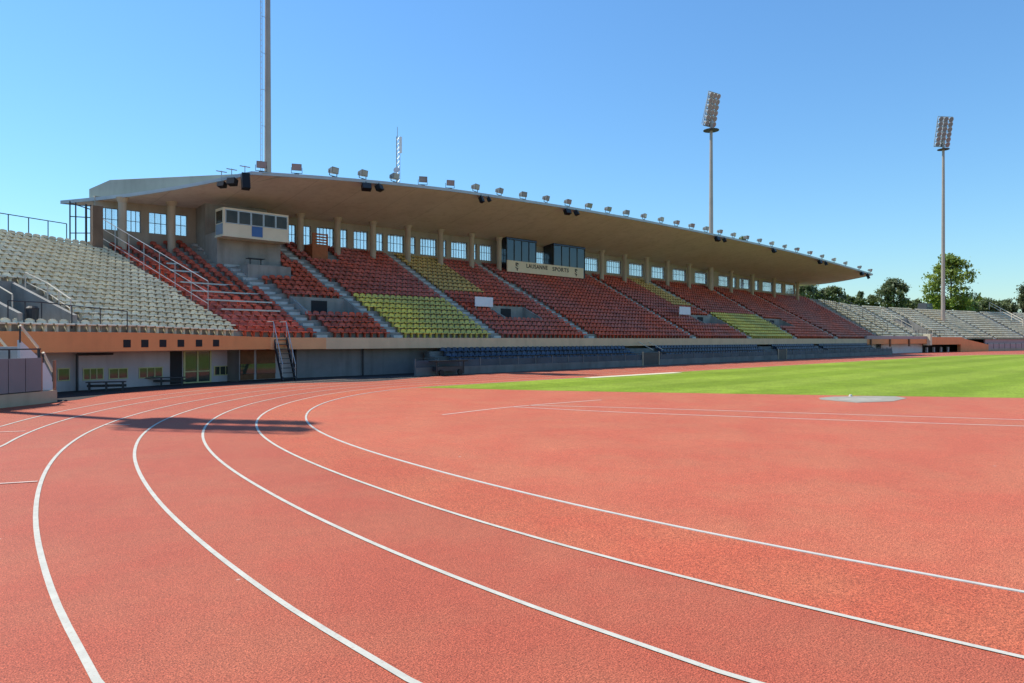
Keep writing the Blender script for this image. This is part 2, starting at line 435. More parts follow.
ORD = ['first', 'second', 'third', 'fourth', 'fifth', 'sixth', 'seventh', 'eighth', 'ninth', 'tenth', 'eleventh', 'twelfth',
       'thirteenth', 'fourteenth', 'fifteenth', 'sixteenth', 'seventeenth', 'eighteenth', 'nineteenth', 'twentieth']
ORD += ['twenty-' + o for o in ORD[:9]] + ['thirtieth'] + ['thirty-' + o for o in ORD[:9]]
LANES = {
    0: [(27.48, 28.4), (25.81, 28.45), (24.15, 28.54), (22.48, 28.49), (20.83, 28.23), (19.23, 27.74), (17.71, 27.06), (16.3, 26.21), (14.99, 25.22), (13.79, 24.14), (12.71, 22.96), (11.75, 21.72), (10.91, 20.41), (10.19, 19.06), (9.59, 17.67), (9.11, 16.26), (8.73, 14.84), (8.43, 13.41), (8.2, 11.98), (8.02, 10.55), (7.88, 9.1), (7.79, 7.63), (7.75, 6.12), (7.79, 4.57), (7.91, 2.98), (8.1, 1.34)],
    1: [(27.49, 29.91), (25.72, 29.96), (23.95, 30.01), (22.19, 29.92), (20.45, 29.61), (18.77, 29.07), (17.17, 28.34), (15.67, 27.44), (14.28, 26.41), (13.01, 25.28), (11.85, 24.05), (10.81, 22.75), (9.89, 21.39), (9.09, 19.97), (8.42, 18.51), (7.86, 17.02), (7.41, 15.51), (7.05, 14.0), (6.76, 12.47), (6.53, 10.94), (6.35, 9.39), (6.21, 7.81), (6.14, 6.19), (6.15, 4.53), (6.25, 2.82), (6.44, 1.07)],
    2: [(27.49, 31.33), (25.69, 31.37), (23.9, 31.39), (22.12, 31.27), (20.36, 30.96), (18.65, 30.43), (17.02, 29.72), (15.49, 28.85), (14.05, 27.85), (12.72, 26.75), (11.49, 25.55), (10.38, 24.28), (9.37, 22.94), (8.48, 21.55), (7.7, 20.11), (7.03, 18.62), (6.47, 17.12), (6.0, 15.59), (5.61, 14.05), (5.29, 12.49), (5.03, 10.92), (4.81, 9.32), (4.65, 7.7), (4.55, 6.03), (4.53, 4.31), (4.6, 2.55)],
    3: [(27.51, 32.92), (25.67, 32.93), (23.84, 32.92), (22.03, 32.77), (20.24, 32.44), (18.5, 31.91), (16.83, 31.21), (15.25, 30.35), (13.77, 29.37), (12.38, 28.27), (11.1, 27.09), (9.91, 25.84), (8.83, 24.52), (7.85, 23.13), (6.98, 21.7), (6.22, 20.22), (5.56, 18.71), (5.0, 17.17), (4.52, 15.61), (4.12, 14.03), (3.78, 12.44), (3.49, 10.83), (3.26, 9.19), (3.08, 7.51), (2.96, 5.79), (2.93, 4.03)],
    4: [(27.51, 34.35), (25.64, 34.35), (23.79, 34.32), (21.95, 34.16), (20.14, 33.82), (18.38, 33.3), (16.68, 32.61), (15.07, 31.78), (13.54, 30.82), (12.1, 29.75), (10.76, 28.6), (9.51, 27.36), (8.36, 26.06), (7.31, 24.7), (6.35, 23.28), (5.5, 21.81), (4.74, 20.31), (4.09, 18.77), (3.52, 17.2), (3.03, 15.61), (2.61, 14.0), (2.25, 12.38), (1.94, 10.72), (1.69, 9.04), (1.49, 7.31), (1.36, 5.55)],
    5: [(27.49, 35.63), (26.17, 35.7), (24.86, 35.76), (23.54, 35.77), (22.22, 35.71), (20.92, 35.56), (19.62, 35.32), (18.35, 34.99), (17.1, 34.57), (15.89, 34.07), (14.71, 33.5), (13.58, 32.85), (12.5, 32.15), (11.45, 31.39), (10.46, 30.58), (9.51, 29.73), (8.61, 28.83), (7.77, 27.9), (6.97, 26.94), (6.23, 25.94), (5.54, 24.91), (4.91, 23.86), (4.33, 22.79), (3.81, 21.69), (3.34, 20.58), (2.92, 19.45)],
    6: [(27.5, 37.16), (26.29, 37.21), (25.09, 37.25), (23.89, 37.26), (22.69, 37.21), (21.49, 37.1), (20.3, 36.92), (19.12, 36.67), (17.97, 36.35), (16.84, 35.96), (15.73, 35.5), (14.65, 34.99), (13.61, 34.42), (12.6, 33.81), (11.63, 33.14), (10.69, 32.44), (9.79, 31.7), (8.93, 30.92), (8.11, 30.11), (7.33, 29.27), (6.59, 28.4), (5.89, 27.51), (5.23, 26.59), (4.62, 25.66), (4.05, 24.7), (3.52, 23.72)],
}


# ------------------------------------------------------------------ ground, track, pitch
def catmull(P, n=6):
    P = [np.array(p, float) for p in P]; out = []
    for i in range(len(P) - 1):
        p0 = P[i - 1] if i else 2 * P[0] - P[1]; p1, p2 = P[i], P[i + 1]
        p3 = P[i + 2] if i + 2 < len(P) else 2 * P[-1] - P[-2]
        for k in range(n):
            u = k / n
            out.append(.5 * ((2 * p1) + (p2 - p0) * u + (2 * p0 - 5 * p1 + 4 * p2 - p3) * u * u + (3 * p1 - p0 - 3 * p2 + p3) * u ** 3))
    out.append(P[-1]); return out


def strip(mb, P, w, z, h=0.0):
    """flat painted band (or, with h, a raised kerb) along a polyline"""
    P = np.array(P, float); T = np.gradient(P, axis=0); T /= np.linalg.norm(T, axis=1)[:, None] + 1e-9
    Nn = np.stack([-T[:, 1], T[:, 0]], 1); A, B = P + Nn * w / 2, P - Nn * w / 2
    n = len(mb.v)
    for a, b in zip(A, B):
        mb.v += [(a[0], a[1], z + h), (b[0], b[1], z + h)]
    for i in range(len(P) - 1):
        mb.f.append((n + 2 * i, n + 2 * i + 1, n + 2 * i + 3, n + 2 * i + 2))
    if h:
        k = len(mb.v)
        for a, b in zip(A, B):
            mb.v += [(a[0], a[1], z), (b[0], b[1], z)]
        for i in range(len(P) - 1):
            mb.f.append((n + 2 * i, n + 2 * i + 2, k + 2 * i + 2, k + 2 * i))
            mb.f.append((n + 2 * i + 1, k + 2 * i + 1, k + 2 * i + 3, n + 2 * i + 3))


T0, LW, CC = 28.5, 1.45, (24.5, 9.5)
mb = MB(); mb.quad((-1500, -1500, -.03), (1500, -1500, -.03), (1500, 1500, -.03), (-1500, 1500, -.03))
tag(mb.build('ground', 'earth'), kind='structure')
mb = MB(); mb.quad((-34, -46, 0), (232, -46, 0), (232, 43.5, 0), (-34, 43.5, 0))
tag(mb.build('running_track', 'track'), kind='structure')

ap = [ground(x, y) for x, y in ((30, 404.5), (56, 402.5), (80, 399.5), (105, 395), (140, 391.3), (189, 388.2), (240, 385.2), (290, 383.2), (340, 382.3), (375, 381.4))]  # outline follows the edge of the stand's shadow on the track
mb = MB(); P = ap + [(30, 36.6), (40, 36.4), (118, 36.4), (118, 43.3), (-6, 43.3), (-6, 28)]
mb.poly([(a, b, .004) for a, b in P]); g = mb.build('stand_shade_sheet', 'shade_sheet'); tag(g, kind='structure')  # flat sheet painting the stand's shade onto the ground

near_edge = [(21.05, 28.24), (22.1, 26.4), (23.59, 23.46), (26.45, 18.62), (30.86, 11.89), (35.11, 5.76), (39.4, 0.2), (45, -9.2)]
far_edge = [(113.1, 28.24), (120, 27.6), (128, 25.9), (136.9, 22.47), (145.5, 16.5), (151.5, 8), (153, -1), (150, -9.2)]
P = catmull(near_edge, 5) + list(reversed(catmull(far_edge, 5)))
mb = MB(); mb.poly([(a, b, .004) for a, b in P]); g = mb.build('grass_infield', 'grass'); tag(g, kind='structure')


def polar(s, t):
    return math.hypot(s - CC[0], t - CC[1]), math.atan2(-(s - CC[0]), t - CC[1])


mbl = MB(); mbk = MB(); FULL = {}
rend = {k: polar(*LANES[k][-1]) for k in LANES}
fe = np.array(catmull([(28.5 + 0 * i, 28.5) for i in range(1)] + [(40, 28.5), (80, 28.5), (106, 28.5)] + [(a, b + .26) for a, b in far_edge], 6))
for k in range(7):
    P = list(reversed(catmull(LANES[k], 3)))          # from the near end to the home straight
    r0, th0 = rend[k]; ext = []
    ra_, tha_ = polar(*LANES[k][-3]); mslope = max(0, (r0 - ra_) / (th0 - tha_))
    for i in range(1, 41):
        th = th0 + i * .045
        r = r0 + mslope * .45 * (1 - math.exp(-(th - th0) / .45))
        if k >= 5:
            r4, t4 = rend[4]; r = max(r, lerp(r, r4 + 1.3 * (k - 4), min(1, i * .045 / .6) ** 2))
        ext.append((CC[0] - r * math.sin(th), CC[1] + r * math.cos(th)))
    T = np.gradient(fe, axis=0); T /= np.linalg.norm(T, axis=1)[:, None]
    off = fe + np.stack([-T[:, 1], T[:, 0]], 1) * (LW * k)
    P = list(reversed(ext)) + P + [tuple(p) for p in off if p[0] > P[-1][0] + 1]
    FULL[k] = P
    if k == 0:
        strip(mbk, P, .058, .0, .014)
    else:
        strip(mbl, P, .061, .008)
tag(mbl.build('lane_lines', 'line'), kind='structure')
mb = MB(); mb.poly([(a, b, .002) for a, b in FULL[0]]); tag(mb.build('infield_surface', 'infield'), kind='structure')
# the inner lane was relaid in a more orange rubber
mb = MB(); Pa, Pb = np.array(FULL[0], float), np.array(FULL[1], float)
Pb_ = [Pb[np.argmin(((Pb - p) ** 2).sum(1))] for p in Pa]
for i in range(len(Pa) - 1): mb.quad((*Pa[i], .004), (*Pa[i + 1], .004), (*Pb_[i + 1], .004), (*Pb_[i], .004))
tag(mb.build('inner_lane', 'lane'), kind='structure')
tag(mbk.build('track_kerb', 'kerb'), kind='structure')

mb = MB()
runA = [(14.01, 17.43), (17.46, 17.74), (22.0, 17.32)]
runL = [(17.46, 17.74), (18.95, 13.34), (22.26, 6.54), (24.2, 2.9), (29, -6)]
runU = [(18.28, 17.72), (20.3, 14.29), (25.52, 4.19), (30.4, -5.2)]
for P in (runA, runL, runU):
    strip(mb, catmull(P, 5), .085, .008)
for (a, b), (c, d) in (((3.0, 22.3), (3.74, 21.93)), ((1.8, 14.36), (2.56, 14.02)), ((5.55, 21.98), (6.12, 21.53))):
    strip(mb, [(a, b), (c, d)], .06, .013)
tag(mb.build('runway_lines', 'fadedline'), kind='structure')
mb = MB()
slab = [(28.30, 11.25), (29.0, 11.62), (30.09, 11.45), (31.3, 10.7), (32.16, 9.72), (31.4, 9.05), (29.51, 8.99), (27.9, 9.75)]
mb.poly([(a, b, .014) for a, b in reversed(slab)])
for i in range(len(slab)):
    a, b = slab[i], slab[(i + 1) % len(slab)]
    mb.quad((*a, 0), (*b, 0), (*b, .014), (*a, .014))
o = mb.build('throwing_circle', 'slab'); tag(o, 'pale flat slab of the throwing circle beside the grass edge', 'slab')
mb = MB(); mb.poly([(28.4, 9.9, .018), (29.6, 9.4, .018), (30.5, 9.7, .018), (30.2, 10.5, .018), (29.2, 10.9, .018), (28.5, 10.6, .018)])
mb.f = [tuple(f) for f in mb.f]
for q in range(6):
    pass
mb.build('worn_patch', mat('slab_patch', (0.35, 0.32, 0.26), .85, .15, 3.0), o)
mb = MB(); mb.tube((30.75, 11.0, .014), (30.75, 11.0, .09), .08, .05, 10)
tag(mb.build('marker_cone', 'kerb'), 'tiny pale marker standing at the back edge of the throwing slab', 'marker')
mb = MB()
sp = [(33.9, 28.1), (33.9, 27.45), (44, 27.3), (44, 28.1)]
mb.poly([(a, b, .022) for a, b in reversed(sp)])
for i in range(4):
    a, b = sp[i], sp[(i + 1) % 4]
    mb.quad((*a, .0), (*b, .0), (*b, .022), (*a, .022))
tag(mb.build('sand_strip', 'sand'), kind='structure')
mb = MB(); mb.poly([(26.4, 26.2, .012), (26.4, 25.4, .012), (31.5, 25.2, .012), (31.5, 26.0, .012)])
mb.f = [tuple(reversed(f)) for f in mb.f]


# ------------------------------------------------------------------ the bowl: front curve and stepped terraces
TF, NR, ZF = 39.5, 20, 2.5


def delta(sg):
    """heading of the front edge relative to the straight (degrees)"""
    if sg < 17: return min(13.5 + (17 - sg) * .9, 31)
    if sg < 22: return 13.5 * (22 - sg) / 5
    if sg > 117: return -(sg - 117) * .2
    return 0.0


_S = np.arange(-30, 232.01, .25)
_F = np.zeros((len(_S), 2)); _i0 = int(np.argmin(abs(_S - 50))); _F[_i0] = (50, TF)
for i in range(_i0 + 1, len(_S)):
    d = R(delta((_S[i] + _S[i - 1]) / 2)); _F[i] = _F[i - 1] + .25 * np.array([math.cos(d), math.sin(d)])
for i in range(_i0 - 1, -1, -1):
    d = R(delta((_S[i] + _S[i + 1]) / 2)); _F[i] = _F[i + 1] - .25 * np.array([math.cos(d), math.sin(d)])


def front(sg):
    return np.array([np.interp(sg, _S, _F[:, 0]), np.interp(sg, _S, _F[:, 1])])


def nrm(sg):
    d = R(delta(sg)); return np.array([-math.sin(d), math.cos(d)])


def width(sg):
    if sg < 76: return 14.9
    if sg < 122: return 14.9 - 2.4 * ((sg - 76) / 46) ** 2
    return max(10.4, 12.5 - (sg - 122) * .25)


def rise(sg):
    if sg < 17: return 6.1
    if sg < 23: return lerp(6.1, 7.8, (sg - 17) / 6)
    if sg < 90: return 7.8
    if sg < 122: return lerp(7.8, 7.3, (sg - 90) / 32)
    return max(6.3, 7.3 - (sg - 122) * .07)


def z0(sg):
    return ZF + (.22 * min(1, max(0, (19 - sg) / 8)))


def pt(sg, off, z):
    p = front(sg) + nrm(sg) * off
    return (p[0], p[1], z)


def row_z(sg, j):
    return z0(sg) + rise(sg) * j / NR


def surf(sg, v, lift=0.0):
    """point on the slope plane; v = 0 front, 1 back"""
    return pt(sg, width(sg) * v, z0(sg) + rise(sg) * v + lift)


_gs = np.arange(-20, 210, .2); _gv = np.arange(0, 1.06, .015)
_cache = {}


def on_slope(x, y, lift=0.0, lo=-20, hi=210):
    """slope coordinates (sigma, v) of the terrace point seen at a pixel"""
    key = (round(lift, 2), lo, hi)
    if key not in _cache:
        L = []
        for sg in _gs:
            if lo <= sg <= hi:
                for v in _gv:
                    p = surf(sg, v, lift); q = proj(*p); L.append((q[0], q[1], sg, v))
        _cache[key] = np.array(L)
    A = _cache[key]; i = np.argmin((A[:, 0] - x) ** 2 + (A[:, 1] - y) ** 2)
    return A[i, 2], A[i, 3]


def stepped(sg0, sg1, holes=(), ds=.75, back_z=0.0):
    """stepped concrete slab: cells of constant height with risers; holes = (s0, s1, row0, row1) sunk to row0's level"""
    mb = MB()
    S = sorted(set([round(x, 3) for x in np.arange(sg0, sg1, ds)] + [sg1] + [h[0] for h in holes] + [h[1] for h in holes]))
    S = [s for s in S if sg0 <= s <= sg1]

    def hz(i, j):
        m = (S[i] + S[i + 1]) / 2
        for h in holes:
            if h[0] <= m <= h[1] and h[2] <= j <= h[3]:
                return row_z(m, h[2])
        return None

    for i in range(len(S) - 1):
        a, b = S[i], S[i + 1]
        wa, wb = width(a), width(b)
        for j in range(NR + 1):
            e = 1.2 if j == NR else 0
            o0a, o0b = wa * j / NR, wb * j / NR
            o1a, o1b = wa * (j + 1) / NR + e * 0, wb * (j + 1) / NR
            h = hz(i, j)
            za, zb = (row_z(a, j), row_z(b, j)) if h is None else (h, h)
            mb.quad(pt(a, o0a, za), pt(b, o0b, zb), pt(b, o1b, zb), pt(a, o1a, za))
            if j:                                                        # riser
                hp = hz(i, j - 1)
                pa, pb = (row_z(a, j - 1), row_z(b, j - 1)) if hp is None else (hp, hp)
                if abs(pa - za) > 1e-4:
                    mb.quad(pt(a, o0a, pa), pt(b, o0b, pb), pt(b, o0b, zb), pt(a, o0a, za))
            if i + 1 < len(S) - 1:                                       # cheek walls of a sunken part
                h2 = hz(i + 1, j)
                if (h is None) != (h2 is None):
                    zn = row_z(b, j) if h is not None else h
                    zl = h if h is not None else h2
                    zh = row_z(b, j)
                    mb.quad(pt(b, o0b, zl), pt(b, o1b, zl), pt(b, o1b, zh), pt(b, o0b, zh))
        # back face and soffit close the slab
        mb.quad(pt(b, wb * (NR + 1) / NR, row_z(b, NR)), pt(b, wb * (NR + 1) / NR, back_z), pt(a, wa * (NR + 1) / NR, back_z), pt(a, wa * (NR + 1) / NR, row_z(a, NR)))
    for sg in (sg0, sg1):                                                # end cheeks
        w = width(sg); P = [pt(sg, 0.3, back_z)]
        for j in range(NR + 1):
            P += [pt(sg, max(.3, w * j / NR), row_z(sg, j)), pt(sg, w * (j + 1) / NR, row_z(sg, j))]
        P.append(pt(sg, w * (NR + 1) / NR, back_z)); mb.poly(P)
    return mb


def wall_along(mb, sg0, sg1, off0, off1, za, zb, ds=1.0, dz=None):
    """solid wall following the front curve between two offsets"""
    n = max(1, int(math.ceil((sg1 - sg0) / ds))); S = [lerp(sg0, sg1, i / n) for i in range(n + 1)]
    f = dz or (lambda s: 0.0)
    for a, b in zip(S[:-1], S[1:]):
        mb.hexa([pt(a, off0, za), pt(b, off0, za), pt(b, off1, za), pt(a, off1, za),
                 pt(a, off0, zb + f(a)), pt(b, off0, zb + f(b)), pt(b, off1, zb + f(b)), pt(a, off1, zb + f(a))])


# aisles of the covered stand: place at the first and at the last row (some run askew)
A_B = [22.4, 28.2, 37.6, 49.2, 66.6, 79.2, 91.9, 105.9]
A_T = [21.0, 26.3, 37.6, 48.4, 66.4, 78.9, 94.2, 105.6]


def apos(i, j):
    return lerp(A_B[i], A_T[i], j / (NR - 1))


END_L, END_R = 16.8, 124.5
VOM = [(22.75, 27.0, 4, 6), (40.9, 45.4, 4, 6), (73.4, 78.6, 4, 6), (92.6, 97.4, 4, 6)]
AW = .74

stand = thing('grandstand', 'long covered grandstand with red and yellow seat blocks under one thin roof', 'grandstand', (70, 46, 0))
stepped(END_L, END_R, VOM).build('terrace', 'concrete', stand)

# aisle stairs: two pale steps to every row
for ai in range(len(A_B) + 1):
    mb = MB()
    for j in range(NR):
        s = apos(ai, j) if ai < len(A_B) else END_R - .7; w = width(s)
        skip = any(h[0] - .3 < s < h[1] + .3 and h[2] <= j <= h[3] for h in VOM)
        if skip: continue
        t0_, t1_ = w * j / NR, w * (j + .5) / NR
        z = row_z(s, j)
        for (o0, o1, hh) in ((t0_ + .02, w * (j + 1) / NR, .012), (t1_, w * (j + 1) / NR - .003, rise(s) / NR * .5)):
            a, b = s - AW / 2, s + AW / 2
            mb.hexa([pt(a, o0, z - .05), pt(b, o0, z - .05), pt(b, o1, z - .05), pt(a, o1, z - .05), pt(a, o0, z + hh), pt(b, o0, z + hh), pt(b, o1, z + hh), pt(a, o1, z + hh)])
    mb.build('aisle_stairs', 'step', stand)

# vomitory enclosures: low parapets and a dark doorway in the rear wall
for (a, b, r0, r1) in VOM:
    mb = MB(); w = width((a + b) / 2); oB = w * (r1 + 1) / NR; zb = row_z((a + b) / 2, r1 + 1); zl = row_z((a + b) / 2, r0)
    wall_along(mb, a, b, oB + .05, oB + .2, zb - .3, zb + .12)
    for sg in (a, b):
        mb.hexa([pt(sg - .07, w * r0 / NR, zl), pt(sg + .07, w * r0 / NR, zl), pt(sg + .07, oB + .05, zl), pt(sg - .07, oB + .05, zl),
                 pt(sg - .07, w * r0 / NR, zl + .25), pt(sg + .07, w * r0 / NR, zl + .25), pt(sg + .07, oB + .05, zb + .12), pt(sg - .07, oB + .05, zb + .12)])
    mb.build('vomitory_parapet', 'concrete', stand)
    mb = MB(); m_ = (a + b) / 2
    wall_along(mb, m_ - .6, m_ + .6, oB - .06, oB + .04, zl + .05, zb - .1)
    mb.build('doorway', 'dark', stand)

# fascia below the first row, front wall behind it
mb = MB(); wall_along(mb, 22.4, END_R - 7, -.12, .32, 1.8, ZF + .02, 2.0)
mb.build('fascia', 'tan', stand)
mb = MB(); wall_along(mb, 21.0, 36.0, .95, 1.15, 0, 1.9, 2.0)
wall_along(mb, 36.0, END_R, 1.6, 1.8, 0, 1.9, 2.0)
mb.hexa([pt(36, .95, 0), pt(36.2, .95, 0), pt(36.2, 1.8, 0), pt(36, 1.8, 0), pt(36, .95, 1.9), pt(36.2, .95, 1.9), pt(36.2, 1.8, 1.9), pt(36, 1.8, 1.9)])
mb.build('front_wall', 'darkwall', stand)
mb = MB(); wall_along(mb, 21.0, END_R, .33, 2.0, 1.86, 1.97, 2.0); mb.build('soffit_slab', 'darkconc', stand)


def tb(s):
    return TF + width(s)


# ---- roof
RF = [(20.2, 45.2, 10.95), (24, 45.1, 11.35), (30, 44.9, 11.85), (37, 44.65, 12.26), (51, 44.5, 12.68), (63, 44.3, 12.84), (77, 43.5, 12.66), (89.4, 42.7, 12.36), (99, 41.8, 11.95), (106, 40.9, 11.4), (112.5, 40.1, 10.86), (118.9, 39.2, 10.27)]
RB = [(11.75, 9.45), (20, 9.72), (34, 10.02), (50, 10.2), (66, 10.28), (87, 10.25), (105, 9.95), (116, 9.75), (126.2, 9.7)]


def rfront(q):
    s = lerp(RF[0][0], RF[-1][0], q)
    return (s, np.interp(s, [p[0] for p in RF], [p[1] for p in RF]), EYE + np.interp(s, [p[0] for p in RF], [p[2] for p in RF]))


def rback(q):
    s = lerp(RB[0][0], RB[-1][0], q)
    t = 56.6 if s < 76 else 56.6 - 2.4 * ((s - 76) / 46) ** 2
    return (s, t, EYE + np.interp(s, [p[0] for p in RB], [p[1] for p in RB]))


NQ = 60
roof = None
mb = MB(); top = MB()
Fp = [np.array(rfront(i / NQ)) for i in range(NQ + 1)]; Bp = [np.array(rback(i / NQ)) for i in range(NQ + 1)]
# smooth the front edge
for _ in range(3):
    z = [p.copy() for p in Fp]
    for i in range(1, NQ): Fp[i] = (z[i - 1] + 2 * z[i] + z[i + 1]) / 4
TH = .19
ND = 8


def soff(i, f):
    p = Fp[i] * (1 - f) + Bp[i] * f
    p = p.copy(); p[2] -= .25 * math.sin(math.pi * f)        # slightly bellied soffit
    return p


n0 = len(mb.v)
for i in range(NQ + 1):
    for k in range(ND + 1):
        mb.v.append(tuple(soff(i, k / ND)))
for i in range(NQ):
    for k in range(ND):
        a = i * (ND + 1) + k
        mb.f.append((a, a + 1, a + ND + 2, a + ND + 1))
roof = mb.build('roof', 'soffit', stand, smooth=True)
up = np.array([0, 0, TH])
# upper skin: rises from the back edge to a flat deck
for i in range(NQ):
    def prof(k):
        f, b = Fp[k], Bp[k]; q = k / NQ
        zt = f[2] + TH + .02
        ins = 1.35 if k == 0 else 0
        e = np.array([ins, -.35 * (ins > 0), 0])
        p0 = f + up + e * .6
        p1 = np.array([lerp(f[0], b[0], .86), lerp(f[1], b[1], .86), zt]) + e
        p2 = np.array([lerp(f[0], b[0], .975), lerp(f[1], b[1], .975), lerp(zt, b[2], .34)]) + e
        p3 = np.array([lerp(f[0], b[0], .975), lerp(f[1], b[1], .975), b[2] + TH - .05]) + e
        return [p0, p1, p2, p3]
    A_, B_ = prof(i), prof(i + 1)
    for k in range(3):
        top.quad(A_[k], B_[k], B_[k + 1], A_[k + 1])
    if i == 0:
        top.poly([A_[0], A_[1], A_[2], A_[3], soff(0, .97) + up * .6 + np.array([1.35, -.35, 0])][::-1])
    if i == NQ - 1:
        top.poly(B_)
# brim around the left end and the back edge
for i in range(NQ):
    a, b = Bp[i], Bp[i + 1]
    top.quad(soff(i, .93) + up * .9, soff(i + 1, .93) + up * .9, b + up, a + up)
for k in range(ND):
    e = np.array([2.2, 0, 0])
    top.quad(soff(0, k / ND) + up, soff(0, k / ND) + up + e, soff(0, (k + 1) / ND) + up + e, soff(0, (k + 1) / ND) + up)
top.build('roof_skin', 'roofskin', roof)
edge = MB()
loop = [soff(0, k / ND) for k in range(ND, 0, -1)] + Fp + [soff(NQ, k / ND) for k in range(1, ND + 1)] + [Bp[i] for i in range(NQ - 1, 0, -1)]
n = len(loop)
for i in range(n):
    a, b = loop[i], loop[(i + 1) % n]
    c = np.array([65., 49., 0]); 
    def outw(p, m):
        d = np.array([0, -m, 0.0]) if p[1] < 46 and 20 < p[0] < 118 else (np.array([-m, 0, 0]) if p[0] < 22 else (np.array([0, m, 0]) if p[1] > 50 else np.array([m, 0, 0])))
        return p + d
    lo = np.array([0, 0, -.04])
    edge.hexa([outw(a, .05) + lo, outw(b, .05) + lo, outw(b, -.05) + lo, outw(a, -.05) + lo, outw(a, .05) + up, outw(b, .05) + up, outw(b, -.05) + up, outw(a, -.05) + up])
edge.build('roof_edge', 'roofedge', roof)


def soffit_z(s, t):
    """height of the soffit above a point"""
    best = 1e9; z = 12
    for i in range(NQ + 1):
        for f in np.linspace(0, 1, 21):
            p = soff(i, f); d = (p[0] - s) ** 2 + (p[1] - t) ** 2
            if d < best: best, z = d, p[2]
    return z


# ---- columns
for x in (122.6, 171.7, 300.4, 337.5, 373, 408, 440.6, 471.5, 499, 601.7, 624.4, 646.6, 667.4, 689, 710, 731, 752.2, 774, 797.4):
    t = 53.2
    for _ in range(8):
        s = sx(x, t); t = tb(s) - 1.25
    zb = max(row_z(max(s, 17), NR - 2) - .3, 7.0) if s > 17 else 7.0
    mb = MB(); zt = soffit_z(s, t) + .05
    mb.tube((s, t, zb), (s, t, zt - .35), .27, .27, 14)
    mb.tube((s, t, zt - .35), (s, t, zt), .28, .42, 14)
    mb.build('column', 'column', stand)

# ---- back wall with its glazed openings
WX = [(100, 118.5), (127, 141), (149.4, 167.4), (175.4, 187.5), (289, 296), (302, 311), (317, 334), (340, 347.5), (354, 368), (376.6, 383.4), (388, 404), (410, 415.6),
      (420.5, 436.7), (442, 446.5), (451.4, 467.4), (472.6, 476.8), (480, 492), (534.6, 545), (583.8, 598.4), (606.8, 621), (629.2, 643.4), (651.8, 664.5),
      (672.9, 686), (695, 707), (718.8, 729), (732, 736.3), (739.6, 750), (755, 759), (762.7, 772.5), (775.8, 782.6), (785.5, 794.5)]


def wall_t(s):
    return tb(s) + .02 if s > 17 else TF + 14.9 + .02


wins = []
for a, b in WX:
    e = []
    for x in (a, b):
        t = 54.4
        for _ in range(8):
            s = sx(x, t); t = wall_t(s)
        e.append(s)
    wins.append(tuple(e))
WT = [(11, 9.15), (17.4, 9.25), (34, 9.8), (50, 10.0), (66, 10.12), (87, 10.08), (105, 9.75), (116, 9.5), (126, 9.4)]


def wtop(s): return EYE + np.interp(s, [p[0] for p in WT], [p[1] for p in WT]) - .05


def wsill(s): return EYE + (wtop(s) - EYE) * .835


back = MB()
cuts = [sx(95, 54.42)]
for a, b in wins: cuts += [a, b]
cuts.append(wins[-1][1] + .25)


def wseg(mb, a, b, za, zb, th=.3, o=0.0):
    n = max(1, int((b - a) / 2)); S = [lerp(a, b, i / n) for i in range(n + 1)]
    for p, q in zip(S[:-1], S[1:]):
        mb.hexa([(p, wall_t(p) + o, za(p)), (q, wall_t(q) + o, za(q)), (q, wall_t(q) + th, za(q)), (p, wall_t(p) + th, za(p)),
                 (p, wall_t(p) + o, zb(p)), (q, wall_t(q) + o, zb(q)), (q, wall_t(q) + th, zb(q)), (p, wall_t(p) + th, zb(p))])


wseg(back, cuts[0], cuts[-1], lambda s: 6.0, wsill)
wseg(back, cuts[0], cuts[-1], wtop, lambda s: wtop(s) + .75)
for i in range(0, len(cuts) - 1, 2):
    if cuts[i + 1] > cuts[i] + .02: wseg(back, cuts[i], cuts[i + 1], wsill, wtop)
back.build('back_wall', 'backwall', stand)
for a, b in wins:
    m = (a + b) / 2; t = wall_t(m) + .12; zs, zt = wsill(m), wtop(m)
    fr = MB(); w = .036
    nx = max(1, round((b - a) / .36)); nz = 2
    ta, tb_ = wall_t(a) + .12, wall_t(b) + .12
    for i in range(nx + 1):
        s = lerp(a, b, i / nx); tt = lerp(ta, tb_, i / nx); k = w if 0 < i < nx else w * 1.5
        fr.box(s - k / 2, s + k / 2, tt - .03, tt + .03, zs - .05, zt + .05)
    for i in range(nz + 1):
        z = lerp(zs, zt, i / nz); k = w if 0 < i < nz else w * 1.5
        fr.hexa([(a, ta - .025, z - k / 2), (b, tb_ - .025, z - k / 2), (b, tb_ + .025, z - k / 2), (a, ta + .025, z - k / 2),
                 (a, ta - .025, z + k / 2), (b, tb_ - .025, z + k / 2), (b, tb_ + .025, z + k / 2), (a, ta + .025, z + k / 2)])
    f = fr.build('window', 'winframe', stand)
    pn = MB(); pn.hexa([(a, ta - .004, zs), (b, tb_ - .004, zs), (b, tb_ + .004, zs), (a, ta + .004, zs), (a, ta - .004, zt), (b, tb_ - .004, zt), (b, tb_ + .004, zt), (a, ta + .004, zt)])
    pn.build('pane', 'pane', f)

# brown end pier at the left end of the roof
mb = MB(); s = sx(97, 52.6); mb.box(s - .3, s + .3, 52.3, 52.9, 6.5, zz(206.5, s, 52.6)); mb.build('pier', 'pier', stand)

